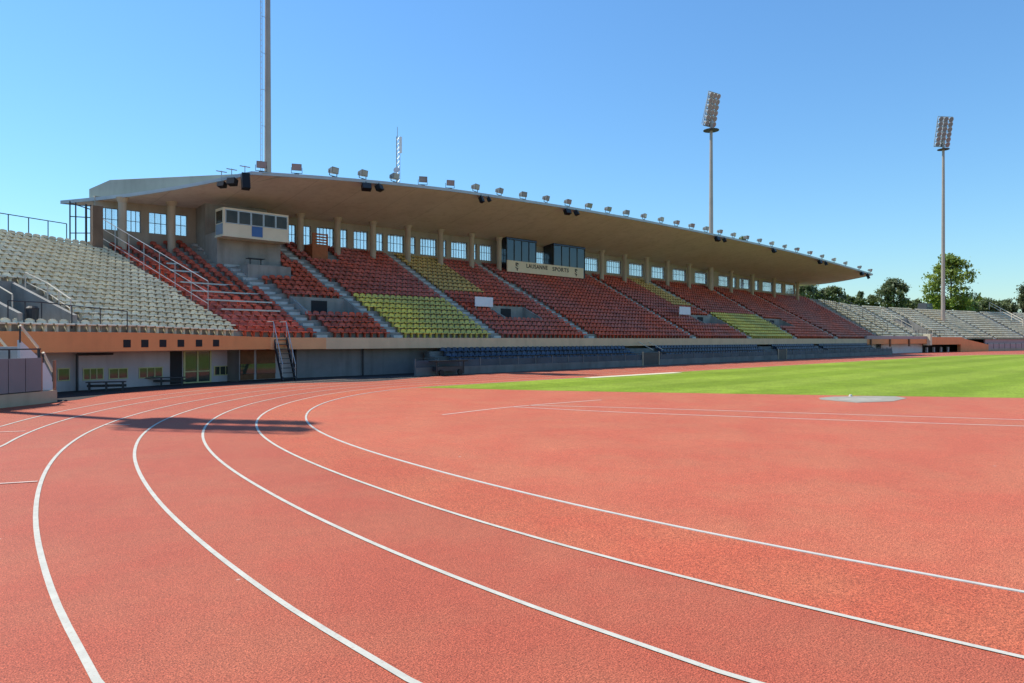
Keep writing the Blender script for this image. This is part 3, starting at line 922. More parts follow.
# ---- commentary booth on its concrete block
blk = MB(); bs0, bs1, bt0 = 20.02, 24.8, 50.4
blk.box(bs0, bs1, bt0, 54.6, 5.6, 10.1); blk.box(bs0, bs1 - .02, 52.6, 54.6, 10.1, soffit_z(22.5, 53) + .02)
bb = blk.build('booth_block', 'concrete', stand)
mb = MB()
cA, cB = sx(248, 48.3), sx(291, 48.3); cz = zz(264, cA, 48.3)
mb.box(cA, cB, 48.3, 50.38, 5.8, cz); mb.build('counter', 'concrete', bb)
mb = MB(); mb.box(cA + .4, cA + 1.6, 49.0, 49.6, cz + .5, cz + .55)
for s_ in (cA + .6, cA + 1.4): mb.box(s_ - .03, s_ + .03, 49.25, 49.31, cz, cz + .5)
mb.build('table', 'darkmetal', bb)
cs0, cs1, ct0, ct1, cz0, cz1 = 19.9, 24.75, 49.0, 50.38, 9.75, 11.66
cab = MB(); cab.box(cs0, cs1, ct0, ct1, cz0, cz1); cab.box(cs0 - .06, cs1 + .06, ct0 - .06, ct1, cz0 - .12, cz0 - .002)
bo = cab.build('commentary_booth', 'booth', stand)
nb = 5
for i in range(nb):
    a, b = lerp(cs0 + .12, cs1 - .1, i / nb) + .06, lerp(cs0 + .12, cs1 - .1, (i + 1) / nb) - .06
    mb = MB(); mb.box(a, b, ct0 - .03, ct0 + .05, cz0 + .86, cz0 + 1.72)
    w_ = mb.build('window', 'darkglass', bo)
    fr = MB(); k = .05
    for (p, q, r_, t_) in ((a - k, a, cz0 + .81, cz0 + 1.77), (b, b + k, cz0 + .81, cz0 + 1.77)): fr.box(p, q, ct0 - .05, ct0 + .02, r_, t_)
    for z_ in (cz0 + .81, cz0 + 1.72): fr.box(a, b, ct0 - .05, ct0 + .02, z_, z_ + k)
    fr.build('frame', 'metal', w_)
    if i == 2:
        p_ = MB(); p_.box(a, b, ct0 - .025, ct0 + .05, cz0 + .06, cz0 + .79); p_.build('panel', 'bluepanel', bo)['label'] = 'blue panel under the middle window'
mb = MB(); mb.box(cs0 - .02, cs0 + .05, ct0 + .2, ct1 - .15, cz0 + .86, cz0 + 1.72); mb.build('window', 'darkglass', bo)
mb = MB(); mb.box(cs0 - .025, cs0 + .05, ct0 + .12, ct1 - .1, cz0 + .06, cz0 + .79); mb.build('panel', 'paleblue', bo)

# ---- press boxes of dark glass
for (x0, x1) in ((505, 535), (552, 583.5)):
    s0, s1 = sx(x0, 53), sx(x1, 53)
    mb = MB(); zb_, zt_ = 9.75, soffit_z((s0 + s1) / 2, 53) + .05
    mb.box(s0, s1, 52.75, 54.3, zb_ - .9, zb_ + .12); mb.box(s0, s1, 52.75, 54.3, zt_ - .28, zt_)
    n = 4
    for i in range(n + 1):
        c = lerp(s0 + .05, s1 - .05, i / n); mb.box(c - .05, c + .05, 52.76, 52.86, zb_ + .12, zt_ - .28); mb.box(c - .05, c + .05, 54.2, 54.29, zb_ + .12, zt_ - .28)
    pb = mb.build('press_box', 'darkmetal', stand)
    for c in (s0 + .02, s1 - .03):
        g_ = MB(); g_.box(c, c + .012, 52.87, 54.19, zb_ + .13, zt_ - .29); g_.build('window', 'tintglass', pb)
    for i in range(n):
        a, b = lerp(s0, s1, i / n) + .06, lerp(s0, s1, (i + 1) / n) - .06
        g_ = MB(); g_.box(a, b, 52.80, 52.812, zb_ + .13, zt_ - .29); g_.build('window', 'tintglass', pb)
    fl = MB(); fl.box(s0, s1, 52.71, 52.76, zt_ - .22, zt_ - .12); fl.build('trim', 'bluepanel', pb)

# ---- lower tier of blue seats behind a fenced parapet
PO = -2.55                                   # parapet face offset from the front line
LT0, LT1 = 30.5, 116.5
tier = MB()
for j in range(4):
    wall_along(tier, LT0, LT1, PO + .55 + .62 * j, PO + .55 + .62 * (j + 1) + .01 * (j < 3), 0, .5 + .35 * j, 3.0)
tier.build('lower_tier', 'darkconc', stand)
par = MB(); wall_along(par, LT0 - 3, 121, PO, PO + .16, 0, .55, 3.0)
par.build('parapet', 'darkconc', stand)

# ------------------------------------------------------------------ open terrace on the left
left = thing('open_terrace', 'open curved terrace of off-white seats above an orange fascia with square vents', 'terrace', (8, 40, 0))
LV = (on_slope(10, 318, 0, -20, 16)[0], on_slope(62, 318, 0, -20, 16)[0], 1, 6)
stepped(-19, END_L, [LV]).build('terrace', 'concrete', left)
mb = MB(); wall_along(mb, 18.6, 22.4, -.12, .32, 1.81, ZF + .02, .5, dz=lambda s: z0(s) - ZF); mb.build('fascia', 'fadedorange', stand)
mb = MB(); wall_along(mb, -19, 18.6, -.12, .32, 1.84, ZF + .02, .5, dz=lambda s: z0(s) - ZF)
fas = mb.build('fascia', 'orange', left)
VX = (127, 145, 163, 181, 199, 216, 232)
for x in VX[:6]:
    # centre of each vent on the front curve
    S = np.linspace(0, 22, 800); q = [proj(*pt(s, -.12, 2.2))[0] for s in S]
    sg = S[int(np.argmin(abs(np.array(q) - x)))]
    mb = MB(); wall_along(mb, sg - .19, sg + .19, -.135, -.05, 2.02, 2.39); mb.build('vent', 'dark', fas)
mb = MB(); wall_along(mb, -19, 21.0, .34, 2.6, 1.80, 1.92, .7); mb.build('soffit_slab', 'wall', left)
GO = 1.35                                    # recess of the ground-floor wall
mb = MB(); wall_along(mb, -19, 21.0, GO, GO + .2, 0, 1.85, .7); mb.build('front_wall', 'wall', left)


def sig(x, off, z=1.0, lo=-5, hi=40):
    S = np.linspace(lo, hi, 1500); q = np.array([proj(*pt(s, off, z))[0] for s in S]); return S[int(np.argmin(abs(q - x)))]


def on_wall_z(y, x, off):
    p = pt(sig(x, off), off, 0); return zz(y, p[0], p[1])


def wall_window(x0, x1, y0, y1, parent, panes=3):
    a, b = sig(x0, GO), sig(x1, GO); xm = (x0 + x1) / 2
    za, zb = on_wall_z(y1, xm, GO), on_wall_z(y0, xm, GO)
    mb = MB(); k = .045
    wall_along(mb, a - k, b + k, GO - .03, GO + .05, za - k, za); wall_along(mb, a - k, b + k, GO - .03, GO + .05, zb, zb + k)
    for i in range(panes + 1):
        c = lerp(a, b, i / panes); wall_along(mb, c - k / 2, c + k / 2, GO - .028, GO + .05, za, zb)
    w = mb.build('window', 'frame', parent)
    mb = MB(); wall_along(mb, a, b, GO - .012, GO + .05, za, zb); mb.build('pane', 'windowglass', w)


for (x0, x1, y0, y1, n) in ((58, 69, 369, 380, 1), (83, 103, 369, 379, 3), (109, 127, 369, 378, 2), (139, 162, 368, 377, 3), (214, 231, 366.5, 374.5, 3)):
    wall_window(x0, x1, y0, y1, left, n)
wall_window(297, 307, 364.5, 371, stand, 2)


def wall_door(x0, x1, mt, parent, top=1.84, proud=.02, name='door'):
    a, b = sig(x0, GO), sig(x1, GO); mb = MB(); wall_along(mb, a, b, GO - proud, GO + .1, .02, top, .6); return mb.build(name, mt, parent)


wall_door(170, 182, 'dark', left)
d = wall_door(185, 209, 'windowglass', left, 1.72, .02, 'glass_door')
a, b = sig(184, GO), sig(210, GO); mb = MB()
for c in (a, (a + b) / 2, b): wall_along(mb, c - .05, c + .05, GO - .05, GO + .05, .02, 1.8)
for z in (.02, .62, 1.74): wall_along(mb, a + .05, (a + b) / 2 - .05, GO - .045, GO + .05, z, z + .06); wall_along(mb, (a + b) / 2 + .05, b - .05, GO - .045, GO + .05, z, z + .06)
mb.build('frame', 'frame', d)
d = wall_door(240, 254, 'darkwood', left, 1.84); wall_door(256.5, 275, 'darkwood', stand, 1.84)
for x0, x1, par_ in ((240, 254, left), (256.5, 275, stand)):
    a, b = sig(x0, GO), sig(x1, GO); mb = MB(); wall_along(mb, a, b, GO - .05, GO - .021, .35, .95); mb.build('glazing', 'windowglass', par_)
wall_door(327, 334, 'dark', stand, 1.2)

# drain pipe under the fascia
p = pt(sig(77, GO - .2), GO - .2, 0); q = pt(sig(113, GO - .2), GO - .2, 0)
mb = MB(); mb.tube((p[0], p[1], 0), (p[0], p[1], 1.72), .06); mb.tube((p[0], p[1], 1.70), (q[0], q[1], 1.70), .055)
tag(mb.build('drain_pipe', 'darkmetal'), 'dark bent drain pipe on the grey wall under the orange fascia', 'pipe')
q = pt(sig(363, .8), .8, 0); mb = MB(); mb.tube((q[0], q[1], 0), (q[0], q[1], 1.86), .06)
tag(mb.build('drain_pipe', 'darkmetal'), 'thin dark upright pipe on the shaded wall where the blue seats begin', 'pipe')


# benches along the ground-floor wall
def bench(x0, x1, y, label):
    a, b = ground(x0, y), ground(x1, y - 1.0)
    v = Vector((b[0] - a[0], b[1] - a[1], 0)); Ln = v.length; ang = math.atan2(v.y, v.x)
    r = thing('bench', label, 'bench', (0, 0, 0), 'low benches along the ground floor')
    mb = MB(); mb.box(-Ln / 2, Ln / 2, -.17, .17, .40, .45); mb.build('seat', 'darkmetal', r)
    mb = MB(); mb.box(-Ln / 2, Ln / 2, .17, .2, .18, .30); mb.build('rail', 'darkmetal', r)
    for s in (-.42, 0, .42):
        mb = MB(); mb.box(s * Ln - .03, s * Ln + .03, -.15, .15, 0, .398); mb.build('leg', 'darkmetal', r)
    r.location = ((a[0] + b[0]) / 2, (a[1] + b[1]) / 2, 0); r.rotation_euler = (0, 0, ang)


bench(86, 126, 391.6, 'long dark bench below the two left wall windows')
bench(136, 186, 386.3, 'long dark bench beside the yellow framed glass doors')

# steep steel stairs from the track to the seats
s = sig(286, -.6, .5)
st_ = thing('steel_stairs', 'steep grey steel stairs with handrails rising from the track to the red seats', 'stairs', (s, TF - 1, 0))
x0, x1 = s - .42, s + .38
for x in (x0, x1):
    mb = MB(); mb.bar((x, TF - 1.35, .02), (x, TF - .2, 2.5), .06, .2); mb.build('stringer', 'darkmetal', st_)
mb = MB()
for i in range(9):
    f = (i + .5) / 9; mb.box(x0, x1, TF - 1.35 + 1.15 * f - .13, TF - 1.35 + 1.15 * f + .13, .02 + 2.48 * f, .06 + 2.48 * f)
mb.build('treads', 'darkmetal', st_)
for x in (x0, x1):
    mb = MB(); mb.tube((x, TF - 1.35, .95), (x, TF - .2, 3.45), .025); mb.tube((x, TF - .2, 3.45), (x, TF + .6, 3.45), .025)
    for f in (0.02, .33, .66, .98): mb.tube((x, TF - 1.35 + 1.15 * f, .05 + 2.45 * f), (x, TF - 1.35 + 1.15 * f, .95 + 2.5 * f), .02)
    mb.build('handrail', 'metal', st_)


# ---- rails following slope points
def rail(label, pts, h=1.0, mt='metal', r=.025, mids=(.5,), post_every=1.6, group=None, cat='railing', name='railing', pr=None):
    """pts: points on the terrace; a top tube, optional middle tubes and posts"""
    o = thing(name, label, cat, tuple(pts[0]), group)
    P = [Vector(p) for p in pts]
    mb = MB()
    for a, b in zip(P[:-1], P[1:]): mb.tube(a + Vector((0, 0, h)), b + Vector((0, 0, h)), r, n=6)
    mb.build('top_rail', mt, o)
    if mids:
        mb = MB()
        for m in mids:
            for a, b in zip(P[:-1], P[1:]): mb.tube(a + Vector((0, 0, h * m)), b + Vector((0, 0, h * m)), r * .8, n=6)
        mb.build('middle_rail', mt, o)
    for a, b in zip(P[:-1], P[1:]):
        n = max(1, round((b - a).length / post_every))
        for i in range(n + (b is P[-1] or (b - P[-1]).length < 1e-6)):
            q = a.lerp(b, i / n); mb = MB(); mb.tube(q - Vector((0, 0, .1)), q + Vector((0, 0, h)), pr or r, n=6); mb.build('post', mt, o)
    return o


# fence of the lower tier: posts and dark infill
fen = thing('track_fence', 'low dark mesh fence on the concrete parapet before the blue seats', 'fence', pt(70, PO, .55))
mb = MB(); wall_along(mb, LT0 - 3, 121, PO + .06, PO + .09, .56, 1.02, 3.0); mb.build('infill', mat('fence_mesh', (0.06, 0.08, 0.10), .6, .3, .6), fen)
mb = MB(); wall_along(mb, LT0 - 3, 121, PO + .05, PO + .10, 1.13, 1.17, 3.0); mb.build('top_rail', 'darkmetal', fen)
for i in range(50):
    s = LT0 - 3 + i * 1.9
    if s > 121: break
    mb = MB(); wall_along(mb, s - .03, s + .03, PO + .03, PO + .12, .55, 1.13); mb.build('post', 'fencepost', fen)
for (s0, s1, lab) in ((53.0, 55.4, 'beige gate in the track fence below the cream sign'), (80.5, 82.5, 'narrow dark gate in the track fence under the farther yellow seats')):
    mb = MB(); wall_along(mb, s0, s1, PO - .03, PO + .02, .08, 1.2); g_ = mb.build('fence_gate', 'darkmetal'); tag(g_, lab, 'gate')
    mb = MB()
    for c in (s0 - .1, s1 + .1): wall_along(mb, c - .06, c + .06, PO - .06, PO + .02, .02, 1.3)
    mb.build('gate_post', 'beige', g_)
for c, lab in ((55.5, 'pale slanting handrail of the lower tier stairs nearest the beige gate'), (57.2, 'pale slanting handrail of the lower tier stairs farther from the beige gate')):
    mb = MB(); mb.bar(pt(c, PO + .6, 1.4), pt(c + .3, PO + 3.0, 2.4), .05, .05); tag(mb.build('stair_rail', 'cream'), lab, 'railing')
# dark kit cart at the left end of the lower tier
ct = thing('kit_cart', 'low dark cart with a canopy parked at the left end of the blue seats', 'cart', (29.4, TF - 2.9, 0))
mb = MB(); mb.box(28.4, 31.2, TF - 3.5, TF - 2.75, .92, 1.0); mb.build('canopy', 'black', ct)
mb = MB(); mb.box(28.7, 30.9, TF - 3.3, TF - 2.8, .3, .6); mb.build('body', 'darkmetal', ct)
for s in (28.6, 30.95):
    mb = MB(); mb.box(s - .03, s + .03, TF - 3.35, TF - 3.29, .1, .92); mb.build('post', 'darkmetal', ct)
for s in (29.0, 30.6):
    mb = MB(); mb.tube((s, TF - 3.42, .2), (s, TF - 3.3, .2), .2, n=14); mb.build('wheel', 'black', ct)

# ------------------------------------------------------------------ seats


def seat_mesh(name, material, low=.75, wide=1.0):
    """one-piece bucket: waterfall pan, curved shell back with rounded shoulders, 12 mm thick"""
    prof = [(-.02, .33), (.0, .40), (.17, .375), (.34, .36), (.42, .43), (.455, .57), (.47, .70), (.475, .745)]
    prof = [(y, z if z < .42 else .36 + (z - .36) * low) for y, z in prof]
    U = (-1, -.62, 0, .62, 1); v, f = [], []
    for side in (0, 1):
        for k, (y, z) in enumerate(prof):
            back = max(0, (k - 3) / 4)
            for u in U:
                wv = .235 - .035 * max(0, back - .5) * 2 * abs(u)
                drop = (.085 * abs(u) ** 3) * (back > .9) + .03 * abs(u) ** 3 * (.7 < back < .9)
                x, yy, zz_ = u * wv * wide, y - .055 * abs(u) ** 2 * back, z - drop + .03 * abs(u) ** 2 * (0.02 < y < .4 and back == 0)
                v.append((x, yy + (.014 if side else 0), zz_ - (.014 if side else 0) * (1 - back)))
    nk, nu = len(prof), len(U)
    for k in range(nk - 1):
        for i in range(nu - 1):
            a = k * nu + i
            f.append((a, a + 1, a + nu + 1, a + nu))
            b = nk * nu + a; f.append((b, b + nu, b + nu + 1, b + 1))
    o = nk * nu
    for k in range(nk - 1):
        for i, flip in ((0, 0), (nu - 1, 1)):
            a, b = k * nu + i, (k + 1) * nu + i
            q = (a, b, b + o, a + o); f.append(q if not flip else q[::-1])
    for k, flip in ((0, 1), (nk - 1, 0)):
        for i in range(nu - 1):
            a, b = k * nu + i, k * nu + i + 1
            q = (a, b, b + o, a + o); f.append(q if not flip else q[::-1])
    # bracket under the pan
    n = len(v)
    for dz in (-.02, .35):
        for dx, dy in ((-.04, .12), (.04, .12), (.04, .36), (-.04, .36)): v.append((dx, dy, dz))
    for q in ((0, 1, 5, 4), (1, 2, 6, 5), (2, 3, 7, 6), (3, 0, 4, 7)): f.append(tuple(n + i for i in q))
    me = bpy.data.meshes.new(name); me.from_pydata(v, [], f); me.materials.append(M[material]); me.update(); me.shade_smooth()
    return me


def far_seat(wd=.47):
    """lighter mesh for seats a few pixels high"""
    mb = MB(); h = wd / 2
    mb.hexa([(-h, 0, .33), (h, 0, .33), (h, .4, .33), (-h, .4, .33), (-h, 0, .39), (h, 0, .39), (h, .42, .37), (-h, .42, .37)])
    mb.hexa([(-h, .38, .38), (h, .38, .38), (h, .42, .37), (-h, .42, .37), (-h * .8, .44, .63), (h * .8, .44, .63), (h * .8, .47, .63), (-h * .8, .47, .63)])
    mb.box(-.04, .04, .1, .34, -.02, .33)
    return mb.v, mb.f


SEATS = {k: [] for k in ('white', 'red', 'yellow', 'ochre', 'blue')}   # (x, y, z, angle, row, section label)
PITCH = .55


def in_aisle(sg, j):
    return any(abs(sg - apos(i, j)) < AW / 2 + .24 for i in range(len(A_B))) or sg < END_L + .55 or sg > END_R - 1.4


SEC = ['leftmost block of the stand', 'narrow block under the booth', 'block above the nearer yellow seats', 'block right of nearer yellow seats', 'centre block under the sign', 'block left of farther yellow seats',
       'block above the farther yellow seats', 'block right of farther yellow seats', 'block at the far end']


def colour(sg, j, sec):
    if sec in (2, 6) and j < 8: return 'yellow'
    if sec == 3 and sg < 43.0 and j >= 10: return 'ochre'
    if sec == 5 and sg > 74.4 and j >= 10: return 'ochre'
    return 'red'


for j in range(NR):
    s = END_L
    while s < END_R:
        s += PITCH * (1 if s < 60 else 1.0)
        if in_aisle(s, j): continue
        if any(h[0] - .35 < s < h[1] + .35 and h[2] <= j <= h[3] + 0 for h in VOM): continue
        p = pt(s, 0, 0); w = width(s); off = w * (j + .42) / NR
        q = pt(s, off, row_z(s, j))
        if bs0 - .4 < q[0] < bs1 + .2 and q[1] > (47.6 if q[0] > cA - .3 else 49.6): continue
        if 28.3 < q[0] < 30.6 and q[1] > 51.3: continue
        if j >= 15 and any(abs(q[0] - c) < .45 for c in ()): continue
        sec = sum(apos(i, j) < s for i in range(len(A_B)))
        SEATS[colour(s, j, sec)].append((*q, R(delta(s)), j, sec))
for j in range(NR):
    s = -18.5
    while s < END_L - .3:
        s += .50 / (1 + .018 * j * .9)
        if LV[0] - .9 < s < LV[1] + .9 and LV[2] <= j <= LV[3] + 1: continue
        off = width(s) * (j + .42) / NR
        q = pt(s, off, row_z(s, j)); SEATS['white'].append((*q, R(delta(s)), j, -1))
for j in range(4):
    s = LT0 + .6
    while s < LT1 - .5:
        s += .55
        if 53.5 < s < 58.2 or 79.5 < s < 83.5 or abs(s - 97) < 1: continue
        SEATS['blue'].append((*pt(s, PO + .55 + .62 * j + .1, .5 + .35 * j), 0.0, j, -2))
# right terrace: fewer, deeper rows
NR = 14
RA = [131.5, 140.5, 151.5, 163, 176, 190, 204]
RV = (143.5, 149.0, 2, 6)
for j in range(NR):
    s = END_R + 1.2
    while s < 213:
        s += PITCH
        if any(abs(s - a) < .62 for a in RA): continue
        if RV[0] - .4 < s < RV[1] + .4 and RV[2] <= j <= RV[3]: continue
        off = width(s) * (j + .42) / NR
        SEATS['white'].append((*pt(s, off, row_z(s, j)), R(delta(s)), j, -3))

NR = 20
LIM = dict(white=300, red=300, yellow=300, ochre=120, blue=160)
ME = {k: seat_mesh(k + '_seat', 'seat_' + k, .62 if k == 'white' else .75, .9 if k == 'white' else 1.0) for k in SEATS}
GR = dict(white='off-white seats of the open left terrace', red='red seats of the covered stand', yellow='yellow seats of the covered stand',
          ochre='ochre seats of the covered stand', blue='blue seats of the lower tier')


def seat_label(k, j, sec):
    r = ORD[j]
    if k == 'white': return f'off-white bucket seat in the {r} row up, open left terrace'
    if k == 'blue': return f'dark blue seat in the {r} row behind the track fence'
    if k == 'yellow':
        return f'yellow seat in the {r} row up, ' + ('nearer yellow block' if sec == 2 else 'farther yellow block')
    if k == 'ochre': return f'ochre seat in the {r} row up, ' + ('nearer ochre strip' if sec == 3 else 'farther ochre strip')
    return f'red seat in the {r} row up, {SEC[sec]}'


V0, F0 = far_seat()
V0 = np.array(V0)
for k, L in SEATS.items():
    inv = []
    for q in L:
        x, y = proj(q[0], q[1], q[2] + .5)
        vis = 2 < x < 1022 and 2 < y < 681 and depth(q[0], q[1]) > 0 and q[5] != -3
        inv.append((0 if vis else 1, depth(q[0], q[1])))
    order = sorted(range(len(L)), key=lambda i: inv[i])
    take = [i for i in order[:LIM[k]] if inv[i][0] == 0]; ts = set(take)
    for i in take:
        x, y, z, a, j, sec = L[i]
        o = bpy.data.objects.new(k + '_seat', ME[k]); COL.objects.link(o); o.location = (x, y, z); o.rotation_euler = (0, 0, a)
        tag(o, seat_label(k, j, sec), 'seat', GR[k])
    rest = [i for i in range(len(L)) if i not in ts]
    if not rest: continue
    me0 = ME[k]; nv = len(me0.vertices); Vn = np.empty(nv * 3); me0.vertices.foreach_get('co', Vn); Vn = Vn.reshape(-1, 3); Fn = [tuple(p.vertices) for p in me0.polygons]
    VV, FF, n = [], [], 0
    for i in rest:
        x, y, z, a, j, sec = L[i]; near = depth(x, y) < 80 and k != 'blue'
        Vv, Ff = (Vn, Fn) if near else (V0, F0)
        c, s_ = math.cos(a), math.sin(a)
        W = np.stack([x + Vv[:, 0] * c - Vv[:, 1] * s_, y + Vv[:, 0] * s_ + Vv[:, 1] * c, z + Vv[:, 2]], 1)
        VV.append(W); FF += [tuple(n + q for q in f) for f in Ff]; n += len(Vv)
    me = bpy.data.meshes.new(k + '_seat_rows'); me.from_pydata(np.concatenate(VV).tolist(), [], FF); me.materials.append(M['seat_' + k]); me.update()
    o = link(k + '_seat_rows', me)
    tag(o, dict(white='massed off-white seat rows of the open terraces', red='massed red seat rows under the roof', yellow='massed yellow seat rows under the roof',
                ochre='massed ochre seat rows under the roof', blue='massed dark blue seat rows behind the track fence')[k], 'seats', kind='stuff')

# ------------------------------------------------------------------ things under and on the roof
# wide cream sign with its lettering
sg_s0, sg_s1, sg_t = sx(507.4, 52.4), sx(583.5, 52.4), 52.4
za, zb = zz(271.3, sg_s0, sg_t), zz(259.9, sg_s0, sg_t)
sgn = thing('signboard', 'long cream board reading LAUSANNE SPORTS below the dark press boxes', 'sign', (sg_s0, sg_t, za))
mb = MB(); mb.box(sg_s0, sg_s1, sg_t, sg_t + .12, za, zb); mb.build('board', 'sign', sgn)


def text_mesh(body, x, z, size, t, parent, material='letter', width_to=None):
    c = bpy.data.curves.new('lettering', 'FONT'); c.body = body; c.size = size; c.extrude = .012; c.space_character = 1.12; c.offset = .008
    o = bpy.data.objects.new('lettering', c); COL.objects.link(o)
    dg = bpy.context.evaluated_depsgraph_get(); me = bpy.data.meshes.new_from_object(o.evaluated_get(dg))
    bpy.data.objects.remove(o)
    co = np.array([v.co[:] for v in me.vertices]); w = co[:, 0].max() - co[:, 0].min(); k = (width_to / w) if width_to else 1
    for v in me.vertices:
        a, b, d = v.co; v.co = (x + (a - co[:, 0].min()) * k, t - .013 - d, z + b)
    me.materials.clear(); me.materials.append(M[material])
    return link('lettering', me, parent)


mid = (za + zb) / 2
sA, sB = sx(526.5, sg_t), sx(547.5, sg_t)
text_mesh('LAUSANNE', sA, mid - .02, .62, sg_t, sgn, width_to=sB - sA)
sA, sB = sx(552.5, sg_t), sx(568.5, sg_t)
text_mesh('SPORTS', sA, mid - .06, .62, sg_t, sgn, width_to=sB - sA)
for x in (517, 576):
    c = sx(x, sg_t); mb = MB(); t_ = sg_t - .025
    def pl(pts):
        mb.poly([(c + a, t_, mid + b) for a, b in pts]); mb.poly([(c + a, sg_t, mid + b) for a, b in reversed(pts)])
        for (a, b), (d, e) in zip(pts, pts[1:] + pts[:1]): mb.quad((c + d, t_, mid + e), (c + a, t_, mid + b), (c + a, sg_t, mid + b), (c + d, sg_t, mid + e))
    pl([(-.2, .42), (-.2, .1), (.12, -.02), (.12, .08), (-.07, .17), (-.07, .42)])
    pl([(.0, .42), (.0, .25), (.2, .2), (.2, .37)])
    pl([(-.22, .0), (-.2, -.16), (.06, -.3), (.2, -.16), (.1, -.1), (.04, -.17), (-.1, -.1)])
    pl([(-.05, -.3), (.0, -.45), (.12, -.38), (.08, -.28)])
    mb.build('emblem', 'letter', sgn)

# white boards by the two ochre strips
for (x0, x1, y0, y1, lab) in ((475.2, 493, 296.5, 306.2, 'white rectangular board beside the nearer ochre seats'), (679.5, 690.5, 306.5, 314.3, 'white rectangular board beside the farther ochre seats')):
    sgm, v = on_slope((x0 + x1) / 2, y1 + 3, 0, 20, 110); p = surf(sgm, v); t = p[1] - .3
    s0, s1 = sx(x0, t), sx(x1, t); z_a, z_b = zz(y1, s0, t), zz(y0, s0, t)
    o = thing('notice_board', lab, 'board', (s0, t, z_a), 'white boards in the stand')
    mb = MB(); mb.box(s0, s1, t, t + .05, z_a, z_b); mb.build('board', 'board', o)
    for s in (s0 + .15, s1 - .15):
        mb = MB(); mb.tube((s, t + .08, z_a - 1.0), (s, t + .08, z_b), .025, n=6); mb.build('post', 'metal', o)

# brown plank hut in front of the windows
t = 52.0; s0, s1 = sx(312.5, t), sx(328, t)
hut = thing('plank_hut', 'small reddish brown plank hut with slatted top before the stand windows', 'hut', (s0, t, 8.5))
zb_ = zz(254.5, s0, t); zt_ = zz(232.5, s0, t)
sm = lerp(s0, s1, .0)
mb = MB(); mb.box(s0, s1, t, t + 1.3, zb_ - .6, lerp(zb_, zt_, .5)); mb.build('panel', 'wood', hut)
mb = MB(); mb.box(s0 - .0, s0 + .25, t - .02, t + .05, lerp(zb_, zt_, .5), zt_); mb.box(s1 - .12, s1, t - .02, t + .05, lerp(zb_, zt_, .5), zt_)
for i in range(4): z = lerp(zb_, zt_, .58 + .125 * i); mb.box(s0 + .25, s1 - .12, t - .01, t + .04, z - .06, z + .06)
mb.build('slats', 'wood', hut)

# floodlights on the roof edge
LX = [262.7, 298.4, 335, 364.4, 396, 424.4, 451.7, 477, 500.8, 524.6, 547.3, 569, 589.6, 609, 627.7, 645.3, 662.5, 677.7, 692.8, 707.4, 721, 734.8, 747.7, 760.5, 773.2, 786, 798, 810.7, 823.4, 835.3, 847, 860.5, 871]
FA = np.array(Fp)
FX = np.array([proj(*p)[0] for p in FA])


def on_edge(x):
    i = min(max(int(np.searchsorted(FX, x)), 1), len(FX) - 1); f = min(1, max(0, (x - FX[i - 1]) / (FX[i] - FX[i - 1])))
    return FA[i - 1] * (1 - f) + FA[i] * f


def make_lamp():
    r = thing('roof_floodlight', 'x', 'floodlight', (0, 0, 0), 'small floodlights along the roof edge')
    mb = MB()                                                     # wedge housing, glass towards -y and down
    mb.hexa([(-.33, -.2, .22), (.33, -.2, .22), (.24, .26, .36), (-.24, .26, .36), (-.33, -.32, .66), (.33, -.32, .66), (.24, .2, .62), (-.24, .2, .62)])
    mb.build('housing', 'lamphouse', r)
    mb = MB(); mb.hexa([(-.28, -.225, .27), (.28, -.225, .27), (.28, -.21, .27), (-.28, -.21, .27), (-.28, -.322, .615), (.28, -.322, .615), (.28, -.30, .615), (-.28, -.30, .615)])
    mb.build('glass', 'lampglass', r)
    mb = MB()
    for x in (-.36, .36): mb.bar((x, 0, .08), (x, -.02, .48), .03, .05)
    mb.bar((-.36, 0, .09), (.36, 0, .09), .05, .03); mb.tube((0, 0, -.02), (0, 0, .1), .05, n=8); mb.box(-.16, .16, -.12, .12, -.02, .03)
    mb.build('bracket', 'darkmetal', r)
    return r


proto = make_lamp()
places = []
for i, x in enumerate(LX):
    p = on_edge(x); places.append((x, (p[0], p[1] + .22, p[2] + TH + .02)))
for i, (x, loc) in enumerate(places):
    lab = f'small roof floodlight, {ORD[i]} from the left end of the roof edge'
    rot = (R(random.uniform(-8, 4)), 0, R(random.choice([-28, -18, -5, 4, 14]) if i < 8 else random.uniform(-8, 20)))
    if i == 0:
        proto.location = loc; proto.rotation_euler = rot; proto['label'] = lab
    else:
        copy_tree(proto, loc, rot, lab)


# loudspeakers hung under the edge
def speaker(x, w, h, d, rot, drop, label):
    p = on_edge(x); r = thing('loudspeaker', label, 'loudspeaker', (0, 0, 0), 'black loudspeakers under the roof edge')
    q = Matrix.Rotation(R(rot), 3, 'Z') @ Matrix.Rotation(R(-22), 3, 'X'); w *= .8; h *= .82; d *= .8
    mb = MB(); mb.obox((0, 0, -drop - h / 2), (w, d, h), q); mb.build('cabinet', 'black', r)
    mb = MB(); mb.obox(Vector((0, 0, -drop - h / 2)) + q @ Vector((0, -d / 2 - .01, 0)), (w * .86, .012, h * .9), q); mb.build('grille', 'darkmetal', r)
    mb = MB(); mb.tube((0, .05, -drop), (0, .05, .08), .03, n=6); mb.tube((-w * .5, .05, -drop + .05), (w * .5, .05, -drop + .05), .025, n=6); mb.build('bracket', 'darkmetal', r)
    r.location = (p[0], p[1] - .12, p[2] - .05)


